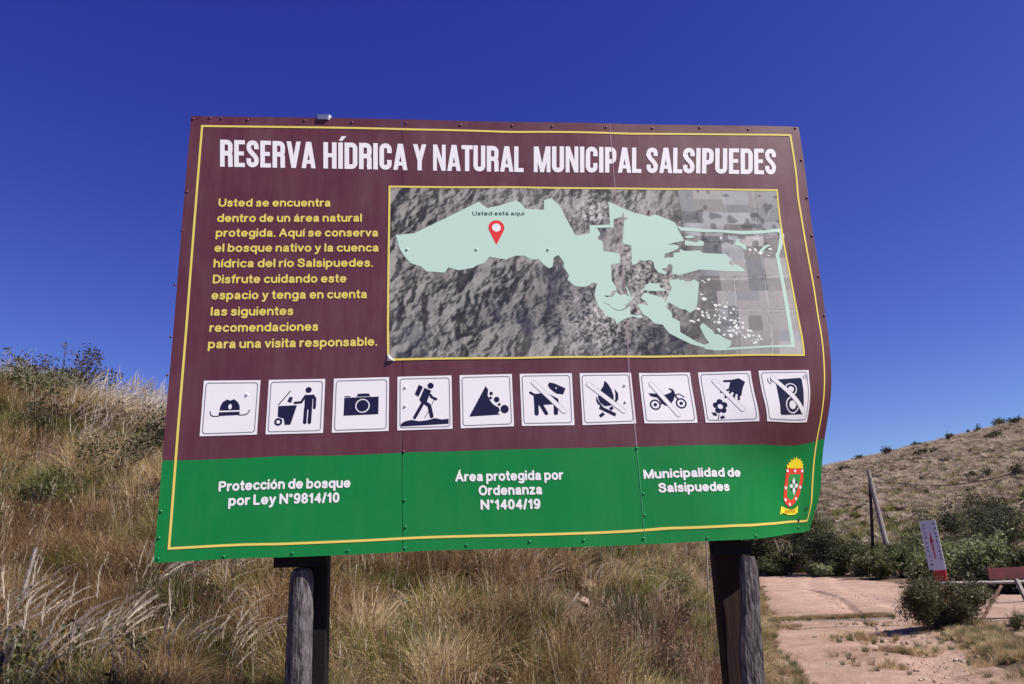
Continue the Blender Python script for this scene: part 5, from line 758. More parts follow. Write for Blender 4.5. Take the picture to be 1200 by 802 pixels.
def scatter(name, protos, pts, rotz, scl, label, cat, kind='stuff', zscl=None, tilt=.12, hf=1.1):
    n = len(pts)
    me = bpy.data.meshes.new(name); me.vertices.add(n); me.vertices.foreach_set('co', np.asarray(pts, np.float32).ravel())
    a = me.attributes.new('rot', 'FLOAT_VECTOR', 'POINT'); rv_ = np.stack([RNG.normal(0, tilt, n), RNG.normal(0, tilt, n), rotz], -1).astype(np.float32); a.data.foreach_set('vector', rv_.ravel())
    a = me.attributes.new('scl', 'FLOAT_VECTOR', 'POINT'); z = scl if zscl is None else zscl; a.data.foreach_set('vector', np.stack([scl, scl, z], -1).astype(np.float32).ravel())
    a = me.attributes.new('pick', 'INT', 'POINT'); a.data.foreach_set('value', RNG.integers(0, len(protos), n).astype(np.int32))
    hv = .5+1.5*fbm(np.asarray(pts)[:, 0]*hf, np.asarray(pts)[:, 1]*hf, 707, 3)+RNG.normal(0, .20, n)
    a = me.attributes.new('hue', 'FLOAT', 'POINT'); a.data.foreach_set('value', np.clip(hv, 0, 1).astype(np.float32))
    o = bpy.data.objects.new(name, me); COL.objects.link(o)
    ng = bpy.data.node_groups.new(name, 'GeometryNodeTree'); ng.interface.new_socket('Geometry', in_out='INPUT', socket_type='NodeSocketGeometry'); ng.interface.new_socket('Geometry', in_out='OUTPUT', socket_type='NodeSocketGeometry')
    gi = ng.nodes.new('NodeGroupInput'); go = ng.nodes.new('NodeGroupOutput'); ip = ng.nodes.new('GeometryNodeInstanceOnPoints'); g2 = ng.nodes.new('GeometryNodeGeometryToInstance')
    for p in reversed(protos):
        oi = ng.nodes.new('GeometryNodeObjectInfo'); oi.inputs['Object'].default_value = p; oi.inputs['As Instance'].default_value = True; ng.links.new(oi.outputs['Geometry'], g2.inputs[0])
    jn = g2
    def nat(nm, ty):
        q = ng.nodes.new('GeometryNodeInputNamedAttribute'); q.data_type = ty; q.inputs['Name'].default_value = nm; return q.outputs[0]
    # join object instances, then pick one per point
    jo = ng.nodes.new('GeometryNodeJoinGeometry'); ng.nodes.remove(g2)
    for q in [x for x in ng.nodes if x.bl_idname == 'GeometryNodeObjectInfo']: ng.links.new(q.outputs['Geometry'], jo.inputs[0])
    ng.links.new(jo.outputs[0], ip.inputs['Instance']); ip.inputs['Pick Instance'].default_value = True
    ng.links.new(nat('pick', 'INT'), ip.inputs['Instance Index'])
    er = ng.nodes.new('FunctionNodeEulerToRotation'); ng.links.new(nat('rot', 'FLOAT_VECTOR'), er.inputs[0]); ng.links.new(er.outputs[0], ip.inputs['Rotation'])
    ng.links.new(nat('scl', 'FLOAT_VECTOR'), ip.inputs['Scale']); ng.links.new(gi.outputs[0], ip.inputs['Points']); ng.links.new(ip.outputs[0], go.inputs[0])
    md = o.modifiers.new('scatter', 'NODES'); md.node_group = ng
    return tag(o, label, cat, kind=kind)
def candidates(n, rmin, rmax, amin, amax, pw=1.0):
    r = (rmin**pw+(rmax**pw-rmin**pw)*RNG.uniform(0, 1, n))**(1/pw); az = RNG.uniform(amin, amax, n)   # az = x / y
    y = r/np.sqrt(1+az*az); return az*y, y
def inroad(x, y):
    a = roadL(y)+.02; b = np.where(y < 17.3, bermx(y)-.1, farx(y)-.2)
    c = (y > 11.5) & (y < 17.3) & (x > bermx(y)+1.15)
    return ((x > a) & (x < b) & (y < 57.5)) | c
def windrot(n): return RNG.normal(0, .45, n)
# bank and left hill
x, y = candidates(26000, 3.9, 27, -.95, .33, 1.25)
s = bank_dist(x, y); keep = (~inroad(x, y)) & (s > .1); x, y = x[keep], y[keep]; s = bank_dist(x, y)
kind_n = .5+.8*(vnoise(x*1.3+3, y*1.3, 301)-.5)+.5*(vnoise(x*3.6, y*3.6, 302)-.5); bare = vnoise(x*1.3+9, y*1.1, 303); u = RNG.uniform(0, 1, len(x)); r = np.hypot(x, y)
near_sign = (y < 4.3) & (x > -1.9)
soil_gap = np.zeros(len(x))
for cx_, cy_, rr_g in ((.68, 8.1, .42), (1.0, 8.3, .3), (2.3, 11.9, .5), (2.1, 10.9, .35), (-.9, 5.9, .3), (.4, 6.6, .35)): soil_gap = np.maximum(soil_gap, np.exp(-((x-cx_)**2+(y-cy_)**2)/rr_g**2))
ok = (RNG.uniform(0, 1, len(x)) > soil_gap*1.5) & (~near_sign)
thin = np.where(bare < .32, .35, 1.0); ok &= RNG.uniform(0, 1, len(x)) < thin
x, y, kind_n, u, r, bare = x[ok], y[ok], kind_n[ok], u[ok], r[ok], bare[ok]
Pz = height(x, y)-.01
left = (x < -.5)
typ = np.where(u < .20+.16*(x > -1.2), 3, np.where(kind_n > .60, 0, np.where(kind_n > .46, 1, np.where(kind_n > .38, 0, np.where(kind_n > .29, 2, np.where(kind_n > .2, 1, 3))))))
typ = np.where((u > .91), 4, typ)
def put(mask, name, protos, smin, smax, label, cat, wind=True, zs=1.0):
    n = int(mask.sum()); sc_ = RNG.uniform(smin, smax, n)*(1+.25*(vnoise(x[mask]*.7, y[mask]*.7, 611)-.5))
    return scatter(name, protos, np.stack([x[mask], y[mask], Pz[mask]], -1), windrot(n)*np.where(x[mask] > -2.2, 2.6, 1.0) if wind else RNG.uniform(0, 6.28, n), sc_, label, cat, zscl=sc_*RNG.uniform(.8, 1.15, n)*zs)
put((typ == 0) & (u > .45), 'dry_grass', pr_straw, .7, 1.15, 'dry straw coloured grass covering the bank and the left hill', 'grass')
put((typ == 0) & (u <= .45), 'tussock_grass', pr_tuss, .55, 1.0, 'drooping straw tussocks among the grass of the left hill', 'grass')
put((typ == 1), 'olive_grass', pr_olive, .5, 1.0, 'olive green tussocks growing through the dry grass of the bank', 'grass')
put((typ == 3), 'brown_weeds', pr_weed, .6, 1.25, 'reddish brown dry weeds between the tussocks on the bank', 'weeds', wind=False)
put((typ == 2), 'green_grass', pr_green, .7, 1.4, 'short green grass low down between the dry tussocks', 'grass', wind=False)
put((typ == 4), 'green_weeds', pr_fg, .6, 1.1, 'small green leafy weeds scattered through the bank grass', 'weeds', wind=False)
# feathery plumes: on the left slope
x, y = candidates(1500, 6.0, 22, -.85, -.30, 1.15); k = (vnoise(x*.5, y*.5, 401) > .56) & ((y < 15) | (RNG.uniform(0, 1, len(x)) < .35)); x, y = x[k], y[k]
fx2 = np.concatenate([RNG.normal(-2.65, .16, 13), RNG.normal(-1.9, .14, 9), RNG.normal(-3.2, .15, 7), RNG.uniform(-1.5, 1.5, 12)]); fy2 = np.concatenate([RNG.normal(4.8, .15, 13), RNG.normal(4.85, .15, 9), RNG.normal(4.9, .25, 7), RNG.uniform(6.3, 8.5, 12)])
x = np.concatenate([x, fx2]); y = np.concatenate([y, fy2])
lower = (np.hypot(x, y) < 6.3); Pz = height(x, y)-.02
n = len(x); sc_ = np.where(lower, RNG.uniform(.5, .85, n), RNG.uniform(.5, .9, n))*np.where(x > -1.6, .6, 1)
scatter('feather_grass', pr_plume, np.stack([x, y, Pz], -1), windrot(n)*.7, sc_, 'pale feathery grass plumes leaning right on the left slope', 'grass')
x, y = candidates(1100, 4.6, 16, -.8, .28, 1.1); k = bank_dist(x, y) > .4; x, y = x[k], y[k]; n = len(x)
k2 = ~((y < 4.4) & (x > -1.9)); x, y = x[k2], y[k2]; n = len(x)
scatter('dry_stalks', pr_stalk, np.stack([x, y, height(x, y)-.02], -1), RNG.uniform(0, 6.28, n), RNG.uniform(.45, .85, n), 'thin upright pale stalks standing above the bank grass', 'stalks')
# grass along the road's edges, the ridge and the ground beyond
parts_ = []
x1, y1 = candidates(6200, 8.5, 40, .24, .36, 1.0); d_ = np.maximum(np.abs(x1-roadL(y1))-.22*sstep(14, 9, y1), 0); k = (d_ < .45+.02*y1) & (RNG.uniform(0, 1, len(x1)) < np.exp(-d_*2.0)) & (x1 < roadL(y1)+.28+.35*sstep(14, 9, y1)); parts_.append((x1[k], y1[k]))
y2 = RNG.uniform(7, 17.2, 3200); x2 = bermx(y2)+.42+RNG.normal(0, .33, len(y2)); k = vnoise(x2*1.5, y2*1.5, 77) > .3; parts_.append((x2[k], y2[k]))
x3 = RNG.uniform(8.2, 17, 1500); y3 = RNG.uniform(8, 15.3, 1500); k = (x3 > bermx(y3)+.7) & (y3 < 13+RNG.uniform(0, 2.2, 1500)); parts_.append((x3[k], y3[k]))
x = np.concatenate([p[0] for p in parts_]); y = np.concatenate([p[1] for p in parts_]); Pz = height(x, y); u = RNG.uniform(0, 1, len(x)); 
put(u < .55, 'verge_grass', pr_short, .6, 1.2, 'short dry grass along the verges of the dirt road', 'grass', wind=False)
put(u >= .55, 'verge_green_grass', pr_green, .3, .7, 'short green grass along the verges of the dirt road', 'grass', wind=False)
# weeds on the road itself and the grass strip across it
def cluster(cx, cy, rx, ry, n): return cx+RNG.normal(0, rx, n), cy+RNG.normal(0, ry, n)
cs = [cluster(4.95, 11.5, .18, .6, 26), cluster(7.4, 17.6, .4, .3, 20), cluster(6.15, 15.1, .25, .5, 60), cluster(6.0, 13.0, .35, .25, 80), cluster(5.6, 17.6, .25, .12, 22)]
sx = RNG.uniform(5.35, 8.7, 900); cs.append((sx, 19.35+RNG.normal(0, .16, 900)+.1*fbm(sx*2, sx*0, 3)))
x = np.concatenate([c[0] for c in cs]); y = np.concatenate([c[1] for c in cs]); Pz = height(x, y)+.02; u = RNG.uniform(0, 1, len(x))
put(u < .5, 'road_weeds', pr_green, .25, .55, 'low green weeds growing in the middle of the dirt road', 'weeds', wind=False)
put(u >= .5, 'road_dry_weeds', pr_short, .6, 1.2, 'low dry weeds growing in the middle of the dirt road', 'weeds', wind=False)
# far hill
x, y = candidates(21000, 58, 172, .18, .95, 1.35); Pz = height(x, y)-.05; u = RNG.uniform(0, 1, len(x)); dist_ = np.hypot(x, y)
gul = vnoise(x*.035, y*.05, 501); k = (vnoise(x*.16, y*.16, 502) > .22) | (u > .5); low = sstep(100, 66, dist_)
grn = (RNG.uniform(0, 1, len(x)) < .10+.70*low*(gul*.6+.6))
x, y, Pz, u, grn = x[k], y[k], Pz[k], u[k], grn[k]
put(~grn, 'hill_grass', pr_far, .6, 1.3, 'pale dry tussocks covering the far hillside', 'grass', wind=False, zs=.8)
put(grn, 'hill_scrub', pr_farg, .5, 1.2, 'dark green scrub at the foot of the far hillside', 'scrub', wind=False, zs=.9)
# ---------------------------------------------------------------- bushes (each a thing: crown + branches)
M['bush_dark'] = plant_mat('dark_bush_leaf', [(0, (.024, .026, .016)), (.5, (.055, .056, .03)), (1, (.13, .12, .065))], .3)
M['bush_mid'] = plant_mat('bush_leaf', [(0, (.038, .044, .02)), (.5, (.085, .092, .04)), (1, (.18, .175, .08))], .35)
M['bush_pale'] = plant_mat('pale_bush_leaf', [(0, (.06, .08, .03)), (.5, (.15, .17, .07)), (.85, (.30, .31, .17)), (1, (.50, .48, .34))], .4)
M['bush_brown'] = plant_mat('brownish_bush_leaf', [(0, (.045, .032, .024)), (.5, (.10, .07, .045)), (1, (.19, .13, .08))], .3)
M['bush_road'] = plant_mat('road_bush_leaf', [(0, (.04, .035, .022)), (.5, (.10, .095, .045)), (.9, (.18, .18, .08)), (1, (.30, .27, .17))], .3)
M['twig'] = mat('twig_bark', (.10, .075, .06), rough=.9, var=.4, vscale=12)
M['twig_grey'] = mat('grey_twig_bark', (.26, .22, .19), rough=.9, var=.3, vscale=12)
def shrub(name, pos, rx, h, nleaf, leaf, seed, m, label, cat='bush', group=None, lumps=9, tw='twig', ry=None, gaps=.5, sub=4, twigr=.012, asp=.45, bare=0):
    g = np.random.default_rng(seed); x, y, z = pos; ry = ry or rx
    root = empty(name, (x, y, z), 0, label=label, cat=cat, group=group)
    C_ = []
    for i in range(lumps):
        a = g.uniform(0, 2*np.pi); q = np.sqrt(g.uniform(0, 1))*.72; zz = h*(.28+.55*g.uniform(0, 1)*(1-.5*q)); C_.append((rx*q*np.cos(a), ry*q*np.sin(a), zz, .30*min(rx, h)*g.uniform(.7, 1.35)))
    P = []; tips = []
    for cx_, cy_, cz_, cr_ in C_:
        for k in range(sub):
            d = g.normal(0, 1, 3); d /= np.linalg.norm(d); c2 = np.array([cx_, cy_, cz_])+d*cr_*.8*np.array([1, 1, .8]); tips.append(c2); r2 = cr_*g.uniform(.45, .8)
            n = max(6, int(nleaf/(lumps*sub))); v = g.normal(0, 1, (n, 3)); v /= np.linalg.norm(v, axis=1)[:, None]; P.append(c2+v*r2*(g.uniform(gaps, 1.1, n)[:, None]))
    # loose sprigs that break the outline
    for k in range(max(6, lumps)):
        cx_, cy_, cz_, cr_ = C_[g.integers(0, lumps)]; d = g.normal(0, 1, 3); d[2] = abs(d[2])*1.2; d /= np.linalg.norm(d); st = np.array([cx_, cy_, cz_]); L_ = cr_*g.uniform(1.2, 2.1); t = g.uniform(.5, 1, 14)[:, None]
        P.append(st+d*L_*t+g.normal(0, leaf*.5, (14, 3))); tips.append(st+d*L_)
    P = np.concatenate(P); P = P[P[:, 2] > .02*h]
    if bare: P = P[g.uniform(0, 1, len(P)) > bare]
    V, F, T = leaves(P, leaf, g, asp=asp)
    bigmesh('crown', V, F, m, root, smooth=False, attr=T)
    mb = MB()
    for k, tp in enumerate(tips):
        if k % 2 and len(tips) > 40: continue
        b0 = np.array([g.normal(0, .06*rx), g.normal(0, .06*rx), -.05]); md_ = b0+(tp-b0)*.5+g.normal(0, .06*h, 3); mb.tube([b0, md_, tp], [twigr, twigr*.65, twigr*.22], n=4, cap=False)
    mb.build('branches', M[tw], root)
    return root
def gz(x, y): return Hs(x, y)
def put_shrub(az, Y, *a, name='bush', sink=.03, **k):
    x = az*Y; return shrub(name, (x, Y, gz(x, Y)-sink), *a, **k)
G1 = 'bushes on the crest of the left hill'
put_shrub(-.632, 18.4, 1.0, 1.15, 4200, .075, 1, M['bush_dark'], 'dark green bush on the crest of the left hill', sink=.36, group=G1)
put_shrub(-.590, 18.6, 1.5, 1.6, 6500, .075, 2, M['bush_brown'], 'largest bush on the hill crest, brownish and twiggy', sink=.36, group=G1, bare=.2, lumps=12)
put_shrub(-.535, 18.8, .8, 1.05, 1100, .07, 3, M['bush_brown'], 'sparse reddish bush right of the largest bush on the crest', sink=.42, group=G1, bare=.45)
put_shrub(-.49, 19.0, .9, .95, 1100, .07, 4, M['bush_dark'], 'low dark bush on the crest close to the board edge', sink=.42, group=G1, bare=.3)
put_shrub(-.675, 18.2, .7, .7, 1500, .07, 5, M['bush_mid'], 'low green bush at the left end of the hill crest', sink=.42, group=G1, bare=.2)
G2 = 'bushes on the left slope'
put_shrub(-.505, 7.4, .62, .80, 5200, .035, 6, M['bush_dark'], 'dark twiggy bush on the left slope beside the board edge', group=G2, tw='twig_grey', twigr=.007, bare=.3, lumps=12)
put_shrub(-.563, 8.1, .42, .5, 2200, .045, 7, M['bush_brown'], 'small dark brown bush higher up the left slope', group=G2, bare=.35)
put_shrub(-.655, 8.4, .7, .8, 2400, .045, 71, M['bush_mid'], 'low green bush on the upper left slope at the photo edge', group=G2, bare=.2)
put_shrub(-.60, 6.6, .4, .5, 2200, .035, 72, M['bush_mid'], 'small olive bush low on the left slope', group=G2, bare=.2)
put_shrub(-.62, 7.9, .42, .52, 1800, .036, 73, M['bush_dark'], 'dark bush high on the left slope close to the photo edge', group=G2, bare=.2)
put_shrub(-.485, 6.9, .36, .42, 1500, .034, 74, M['bush_brown'], 'brownish bush below the dark twiggy bush, next to the board', group=G2, bare=.25)
put_shrub(-.60, 10.8, .7, .7, 1800, .05, 75, M['bush_mid'], 'olive bush on the upper slope under the hill crest', group=G2, bare=.2)
put_shrub(-.50, 11.5, .7, .7, 1800, .05, 76, M['bush_dark'], 'dark bush on the upper slope near the board edge', group=G2, bare=.2)
put_shrub(-.67, 6.2, .34, .42, 1300, .034, 77, M['bush_mid'], 'olive bush low at the left photo edge above the grey stake', group=G2, bare=.15)
put_shrub(-.565, 13.5, .9, .8, 2200, .055, 78, M['bush_brown'], 'wide brown bush just below the hill crest', group=G2, bare=.2)
G3 = 'bushes on the bank under the board'
put_shrub(.178, 8.0, .42, .55, 2000, .05, 8, M['bush_mid'], 'leafy green bush on the bank left of the right post', group=G3, asp=.25)
put_shrub(.183, 7.5, .36, .38, 900, .035, 81, M['bush_brown'], 'dry brown bush in front of the green bush on the bank', group=G3, bare=.35, tw='twig_grey')
put_shrub(.235, 12.4, .55, .8, 900, .05, 82, M['bush_dark'], 'dark bush on top of the bank behind the right post', group=G3, bare=.1)
put_shrub(-.055, 6.5, .35, .33, 900, .03, 83, M['bush_brown'], 'low brown bush on the bank below the middle of the board', group=G3, bare=.3)
put_shrub(.09, 7.6, .4, .35, 900, .032, 84, M['bush_dark'], 'dark hollow looking bush above the bare soil of the bank', group=G3, bare=.2)
G4 = 'leafy plants at the lower left'
put_shrub(-.64, 4.85, .46, .62, 1500, .040, 9, M['bush_mid'], 'leafy green plant in the lower left corner of the photo', cat='plant', name='leafy_plant', group=G4)
put_shrub(-.49, 4.85, .42, .46, 1300, .036, 10, M['bush_dark'], 'dark leafy plant at the bottom edge left of the left post', cat='plant', name='leafy_plant', group=G4)
# dark seed stalks
def stalk(az, Y, h, lean, seed, label, branch=0, sz=.011):
    g = random.Random(seed); x = az*Y; root = empty('seed_stalk', (x, Y, gz(x, Y)-.03), 0, label=label, cat='seed stalk', group='dark seed stalks at the lower left')
    mb = MB(); sd = MB(); pts = [(lean*h*(t/8)**1.5, .02*math.sin(t), h*t/8) for t in range(9)]; mb.tube(pts, [.005*(1-.07*t) for t in range(9)], n=5); ends = [pts]
    for b in range(branch):
        t0_ = 3+b % 5; p = Vector(pts[t0_]); d = Vector((g.uniform(-1, 1), g.uniform(-.5, .5), g.uniform(.5, 1))).normalized()*h*.32; q = [p, p+d*.5+Vector((0, 0, .01)), p+d]; mb.tube(q, [.004, .003, .002], n=4); ends.append(q)
    for e in ends:
        for k in range(26):
            i = g.random()*(len(e)-1); i0 = int(i); i0 = max(i0, len(e)-5); p = Vector(e[min(i0, len(e)-2)]).lerp(Vector(e[min(i0+1, len(e)-1)]), g.random()); q = p+Vector((g.uniform(-1, 1), g.uniform(-1, 1), g.uniform(-1, 1)))*sz*1.3
            s = sz*g.uniform(.5, 1.0); sd.add([q+Vector(v)*s for v in ((1, 0, 0), (-.5, .8, 0), (-.5, -.8, 0), (0, 0, 1.2), (0, 0, -1.2))], [(0, 1, 3), (1, 2, 3), (2, 0, 3), (1, 0, 4), (2, 1, 4), (0, 2, 4)])
    mb.build('stem', M['seed_dark'], root); tag(sd.build('seed_heads', M['seed_dark'], root), kind='stuff')
M['seed_dark'] = mat('dark_seed', (.035, .024, .022), rough=.9, var=.4, vscale=30)
stalk(-.485, 4.6, .62, -.18, 1, 'tall dark seed stalk at the bottom edge, leaning left', 0, .013)
stalk(-.645, 4.5, .60, .05, 2, 'branching dark seed stalk near the lower left corner', 6)
stalk(-.60, 4.7, .50, .35, 3, 'shorter branching seed stalk leaning right near the lower left corner', 5)
stalk(-.44, 4.6, .34, .1, 4, 'short dark seed stalk right of the tall leaning one', 3)
# yellow flower
fx, fy = -.447*5.6, 5.6; fr = empty('yellow_flower', (fx, fy, gz(fx, fy)), 0, label='small yellow wild flower in the grass below the board corner', cat='flower')
M['petal'] = mat('yellow_petal', (.75, .36, .02), rough=.6); MB().tube([(0, 0, -.03), (.01, 0, .14), (.0, 0, .30)], [.003, .0025, .002], n=5).build('stem', M['green_g'], fr)
pb = MB()
for k in range(9):
    a = k*math.pi*2/9; c, s = math.cos(a), math.sin(a); pb.add([(0, 0, .30), (.018*c-.008*s, .018*s+.008*c, .306), (.034*c, .034*s, .300), (.018*c+.008*s, .018*s-.008*c, .306)], [(0, 1, 2, 3)])
pb.build('petals', M['petal'], fr)
# stakes, dead stems
def stick(name, p0, p1, r, m, label, cat, n=6, group=None):
    p0 = Vector(p0); mb = MB(); pts = [Vector((0, 0, 0)).lerp(Vector(p1)-p0, t/4)+Vector((random.uniform(-1, 1), 0, 0))*r*.5 for t in range(5)]; mb.tube(pts, [r*(1.05-.05*t) for t in range(5)], n=n); o = mb.build(name, m, None, loc=p0); return tag(o, label, cat, group)
Y = 5.4; stick('fence_stake', (-.632*Y, Y, gz(-.632*Y, Y)-.1), (-.612*Y, Y, 1.6+.039*Y), .017, M['wood_grey'], 'thin grey leaning stake with a pale top in the left grass', 'stake')
Y = 7.0; stick('fence_post', (-.463*Y, Y, gz(-.463*Y, Y)-.1), (-.467*Y, Y, 1.6+.045*Y), .036, M['dark_wood'], 'dark weathered fence post half hidden in grass behind the board edge', 'fence post', 8)
Y = 6.2; stick('fence_stake', (-.406*Y, Y, gz(-.406*Y, Y)-.1), (-.402*Y, Y, 1.6+.05*Y), .013, M['dark_wood'], 'thin dark stake below the lower left part of the board', 'stake')
Y = 8.6; stick('dry_stalk', (.228*Y, Y, gz(.228*Y, Y)-.02), (.235*Y, Y, 1.6+.035*Y), .009, M['twig_grey'], 'tall pale dry stalk just left of the right post', 'stalk')
Y = 6.6; stick('dead_stick', (.040*Y, Y, 1.6-.075*Y), (.072*Y, Y+.1, 1.6-.040*Y), .009, M['twig_grey'], 'pale dead stick leaning on the bank below the board middle', 'stick')
Y = 7.0; stick('dry_stalk', (.19*Y, Y, 1.6-.115*Y), (.128*Y, Y+.2, 1.6-.058*Y), .006, M['twig_grey'], 'long pale dry stalk lying slantwise on the bank', 'stalk')
Y = 8.8; stick('dark_twig', (.205*Y, Y, 1.6-.062*Y), (.245*Y, Y, 1.6-.066*Y), .010, M['dark_wood'], 'dark horizontal twig touching the right post', 'twig')
Y = 6.0; stick('dry_stalk', (-.335*Y, Y, gz(-.335*Y, Y)), (-.318*Y, Y, 1.6+.02*Y), .007, M['twig_grey'], 'pale upright dry stalk left of the left post', 'stalk')
# rocks and soil lumps
def rock_mesh(seed, r):
    g = np.random.default_rng(seed); V = []; F = []; nu, nv = 9, 6
    for j in range(nv+1):
        for i in range(nu):
            a = 2*np.pi*i/nu; b = np.pi*j/nv; V.append((math.sin(b)*math.cos(a)*r*(1+.0), math.sin(b)*math.sin(a)*r*.8, math.cos(b)*r*.62))
    V = np.array(V); k = fbm(V[:, 0]/r*1.3+seed, V[:, 1]/r*1.3+V[:, 2]/r, seed, 3); V = V*(1+.9*k)[:, None]
    for j in range(nv):
        for i in range(nu): F.append((j*nu+i, (j+1)*nu+i, (j+1)*nu+(i+1) % nu, j*nu+(i+1) % nu))
    return V, F
rocks = [(.58, 7.15, .10, 'pinkish rock on the bare soil patch of the bank'), (.68, 7.05, .065, 'small pinkish rock just right of the larger one on the bank'), (.53, 6.85, .06, 'small flat rock below the two rocks on the bank'), (2.35, 10.9, .17, 'broad reddish rock at the top of the bank near the right post'), (2.62, 11.4, .13, 'reddish rock at the top of the bank behind the green bush'), (-.98, 5.75, .07, 'flat pale rock beside the left post')]
for i, (x_, y_, r_k, lb) in enumerate(rocks):
    V, F = rock_mesh(i+3, r_k); o = meshobj('rock', V, F, M['rock'], None, loc=(x_, y_, gz(x_, y_)+r_k*.25)); o.rotation_euler = (random.uniform(-.3, .3), random.uniform(-.3, .3), random.uniform(0, 6)); tag(o, lb, 'rock', 'rocks on the bank')
# pebbles on the road: loose gravel, one object
gv, gf = [], []
g = np.random.default_rng(5)
pv, pf = rock_mesh(21, 1.0)
for k in range(3200):
    yy = g.uniform(8, 30)**1.0; a, b = float(roadL(np.array([yy]))[0]), float(roadR_(np.array([yy]))[0]); xx = a+(b-a)*g.uniform(0, 1)
    r_k = .008+.016*g.uniform(0, 1)**3 if g.uniform() < .97 else g.uniform(.025, .042); c, s = math.cos(k), math.sin(k); n0 = len(gv)
    z_ = gz(xx, yy)+.022
    gv += [(xx+r_k*(v[0]*c-v[1]*s), yy+r_k*(v[0]*s+v[1]*c), z_+r_k*v[2]) for v in pv[::1]]; gf += [tuple(q+n0 for q in f) for f in pf]
o = bigmesh('gravel', np.array(gv), np.array(gf), M['pebble'], smooth=False); tag(o, 'loose pebbles scattered over the pink dirt road', 'gravel', kind='stuff')
# kerb strip across the road
mb = MB(); V = []; xs_ = np.linspace(5.45, 8.6, 40)
for i in range(len(xs_)-1):
    x0_, x1_ = xs_[i], xs_[i+1]; y_ = 18.92+.04*math.sin(x0_*3); mb.box(((x0_+x1_)/2, y_, gz(x0_, y_)+.022), (x1_-x0_+.002, .06, .05), bev=.012)
tag(mb.build('kerb_strip', M['concrete']), 'narrow pale concrete strip across the dirt road', 'kerb')
# ---------------------------------------------------------------- marker board
bx, by = 10.50, 20.2
mk = empty('marker_sign', (bx, by, gz(bx, by)-.16), R(-27), label='tall narrow white sign with dark vertical lettering and red arrow on a red post', cat='sign')
TL_ = R(-2)
def rbox(name, c, d, m, par, bev=0): 
    mb = MB(); mb.box(Vector(c), d, None, bev); 
    V = [tuple(Matrix.Rotation(TL_, 3, 'Y') @ (Vector(v))) for v in mb.V]; return meshobj(name, V, mb.F, m, par)
rbox('post', (.03, .03, .55), (.30, .10, 1.3), M['red_paint'], mk, .02)
rbox('board', (0, -.03, 1.78), (.38, .04, 1.22), M['sign_white'], mk, .006)
M['sign_black'] = mat('sign_black', (.03, .03, .07), rough=.6)
rbox('post_side', (-.145, -.0, .55), (.05, .13, 1.28), M['dark_wood'], mk, .004)
ar = MB(); yv = -.0525
ar.add([(-.008, yv, 1.45), (.016, yv, 1.45), (.024, yv, 1.85), (.046, yv, 1.85), (.004, yv, 2.10), (-.038, yv, 1.85), (-.016, yv, 1.85)], [(0, 1, 2, 3, 4, 5, 6)])
meshobj('arrow', [tuple(Matrix.Rotation(TL_, 3, 'Y') @ Vector(v)) for v in ar.V], ar.F, M['red_paint'], mk)
# two columns of worn, unreadable dark characters
mkb = MB(); gm = random.Random(8)
for x0, n_, z0, dz in ((-.115, 10, 2.30, .112), (.125, 9, 2.28, .108)):
    for k in range(n_):
        zc = z0-k*dz; xc = x0+gm.uniform(-.006, .006)
        for q in range(3):
            a_, c_ = gm.uniform(-.025, .02), gm.uniform(-.03, .02); w_, h__ = gm.uniform(.012, .03), gm.uniform(.014, .035)
            yq = yv-.0006*q-.0002*k; mkb.add([(xc+a_, yq, zc+c_), (xc+a_+w_, yq, zc+c_+gm.uniform(-.006, .006)), (xc+a_+w_, yq, zc+c_+h__), (xc+a_, yq, zc+c_+h__)], [(0, 1, 2, 3)])
o = meshobj('worn_lettering', [tuple(Matrix.Rotation(TL_, 3, 'Y') @ Vector(v)) for v in mkb.V], mkb.F, M['sign_black'], mk); tag(o, kind='stuff')
# ---------------------------------------------------------------- utility pole and cable
up_ = empty('utility_pole', (21.85, 48.0, gz(21.85, 48)), 0, label='weathered wooden pole with a leaning pale timber brace beyond the road', cat='pole')
MB().tube([(-.75, .4, -.3), (-.45, .2, 2.5), (-.12, 0, 6.05)], [.11, .10, .08], n=8).build('pole', M['dark_wood'], up_)
MB().tube([(.25, -.3, -.2), (0, -.15, 3.2), (-.20, -.05, 6.25)], [.17, .15, .11], n=9).build('brace', M['wood_grey'], up_)
cab = MB(); pts = [(-.3, 47.9, 5.95)]
cp_ = []
for az_, sl_, Y in ((.456, .0900, 47.9), (.474, .0820, 46.2), (.498, .0768, 44.2), (.525, .0750, 42), (.554, .0737, 40), (.605, .0793, 36.5), (.650, .0885, 33.5), (.72, .104, 30), (.80, .125, 26.5)): cp_.append((az_*Y, Y, 1.6+sl_*Y))
cab.tube(cp_, .022, n=5); tag(cab.build('overhead_cable', M['wire']), 'dark cable sagging from the utility pole towards the right', 'cable')
# ---------------------------------------------------------------- gate at the right edge
gt = empty('gate', (9.3, 17.5, gz(9.3, 17.5)), 0, label='low rusty pipe gate with wires and a red board at the right photo edge', cat='gate')
M['pipe'] = mat('rusty_pipe', (.26, .23, .22), rough=.7, var=.3, vscale=5); M['rust'] = mat('rust_bar', (.16, .075, .055), rough=.85, var=.3, vscale=8)
def gl(az_, sl_, Y): return (az_*Y-9.3, Y-17.5, 1.6+sl_*Y-gz(9.3, 17.5))
MB().tube([gl(.515, -.0445, 17.6), gl(.66, -.047, 17.5)], .035, n=8).build('top_rail', M['pipe'], gt)
MB().tube([gl(.592, -.050, 17.45), gl(.553, -.098, 17.2), (9.25-9.3, 16.9-17.5, .0)], .032, n=7).build('brace', M['rust'], gt)
MB().tube([gl(.612, -.044, 17.4), gl(.632, -.115, 16.6)], .05, n=8).build('gate_post', M['wood_grey'], gt)
MB().tube([gl(.66, -.044, 17.4), gl(.66, -.096, 17.2)], .045, n=8).build('gate_post', M['rust'], gt)
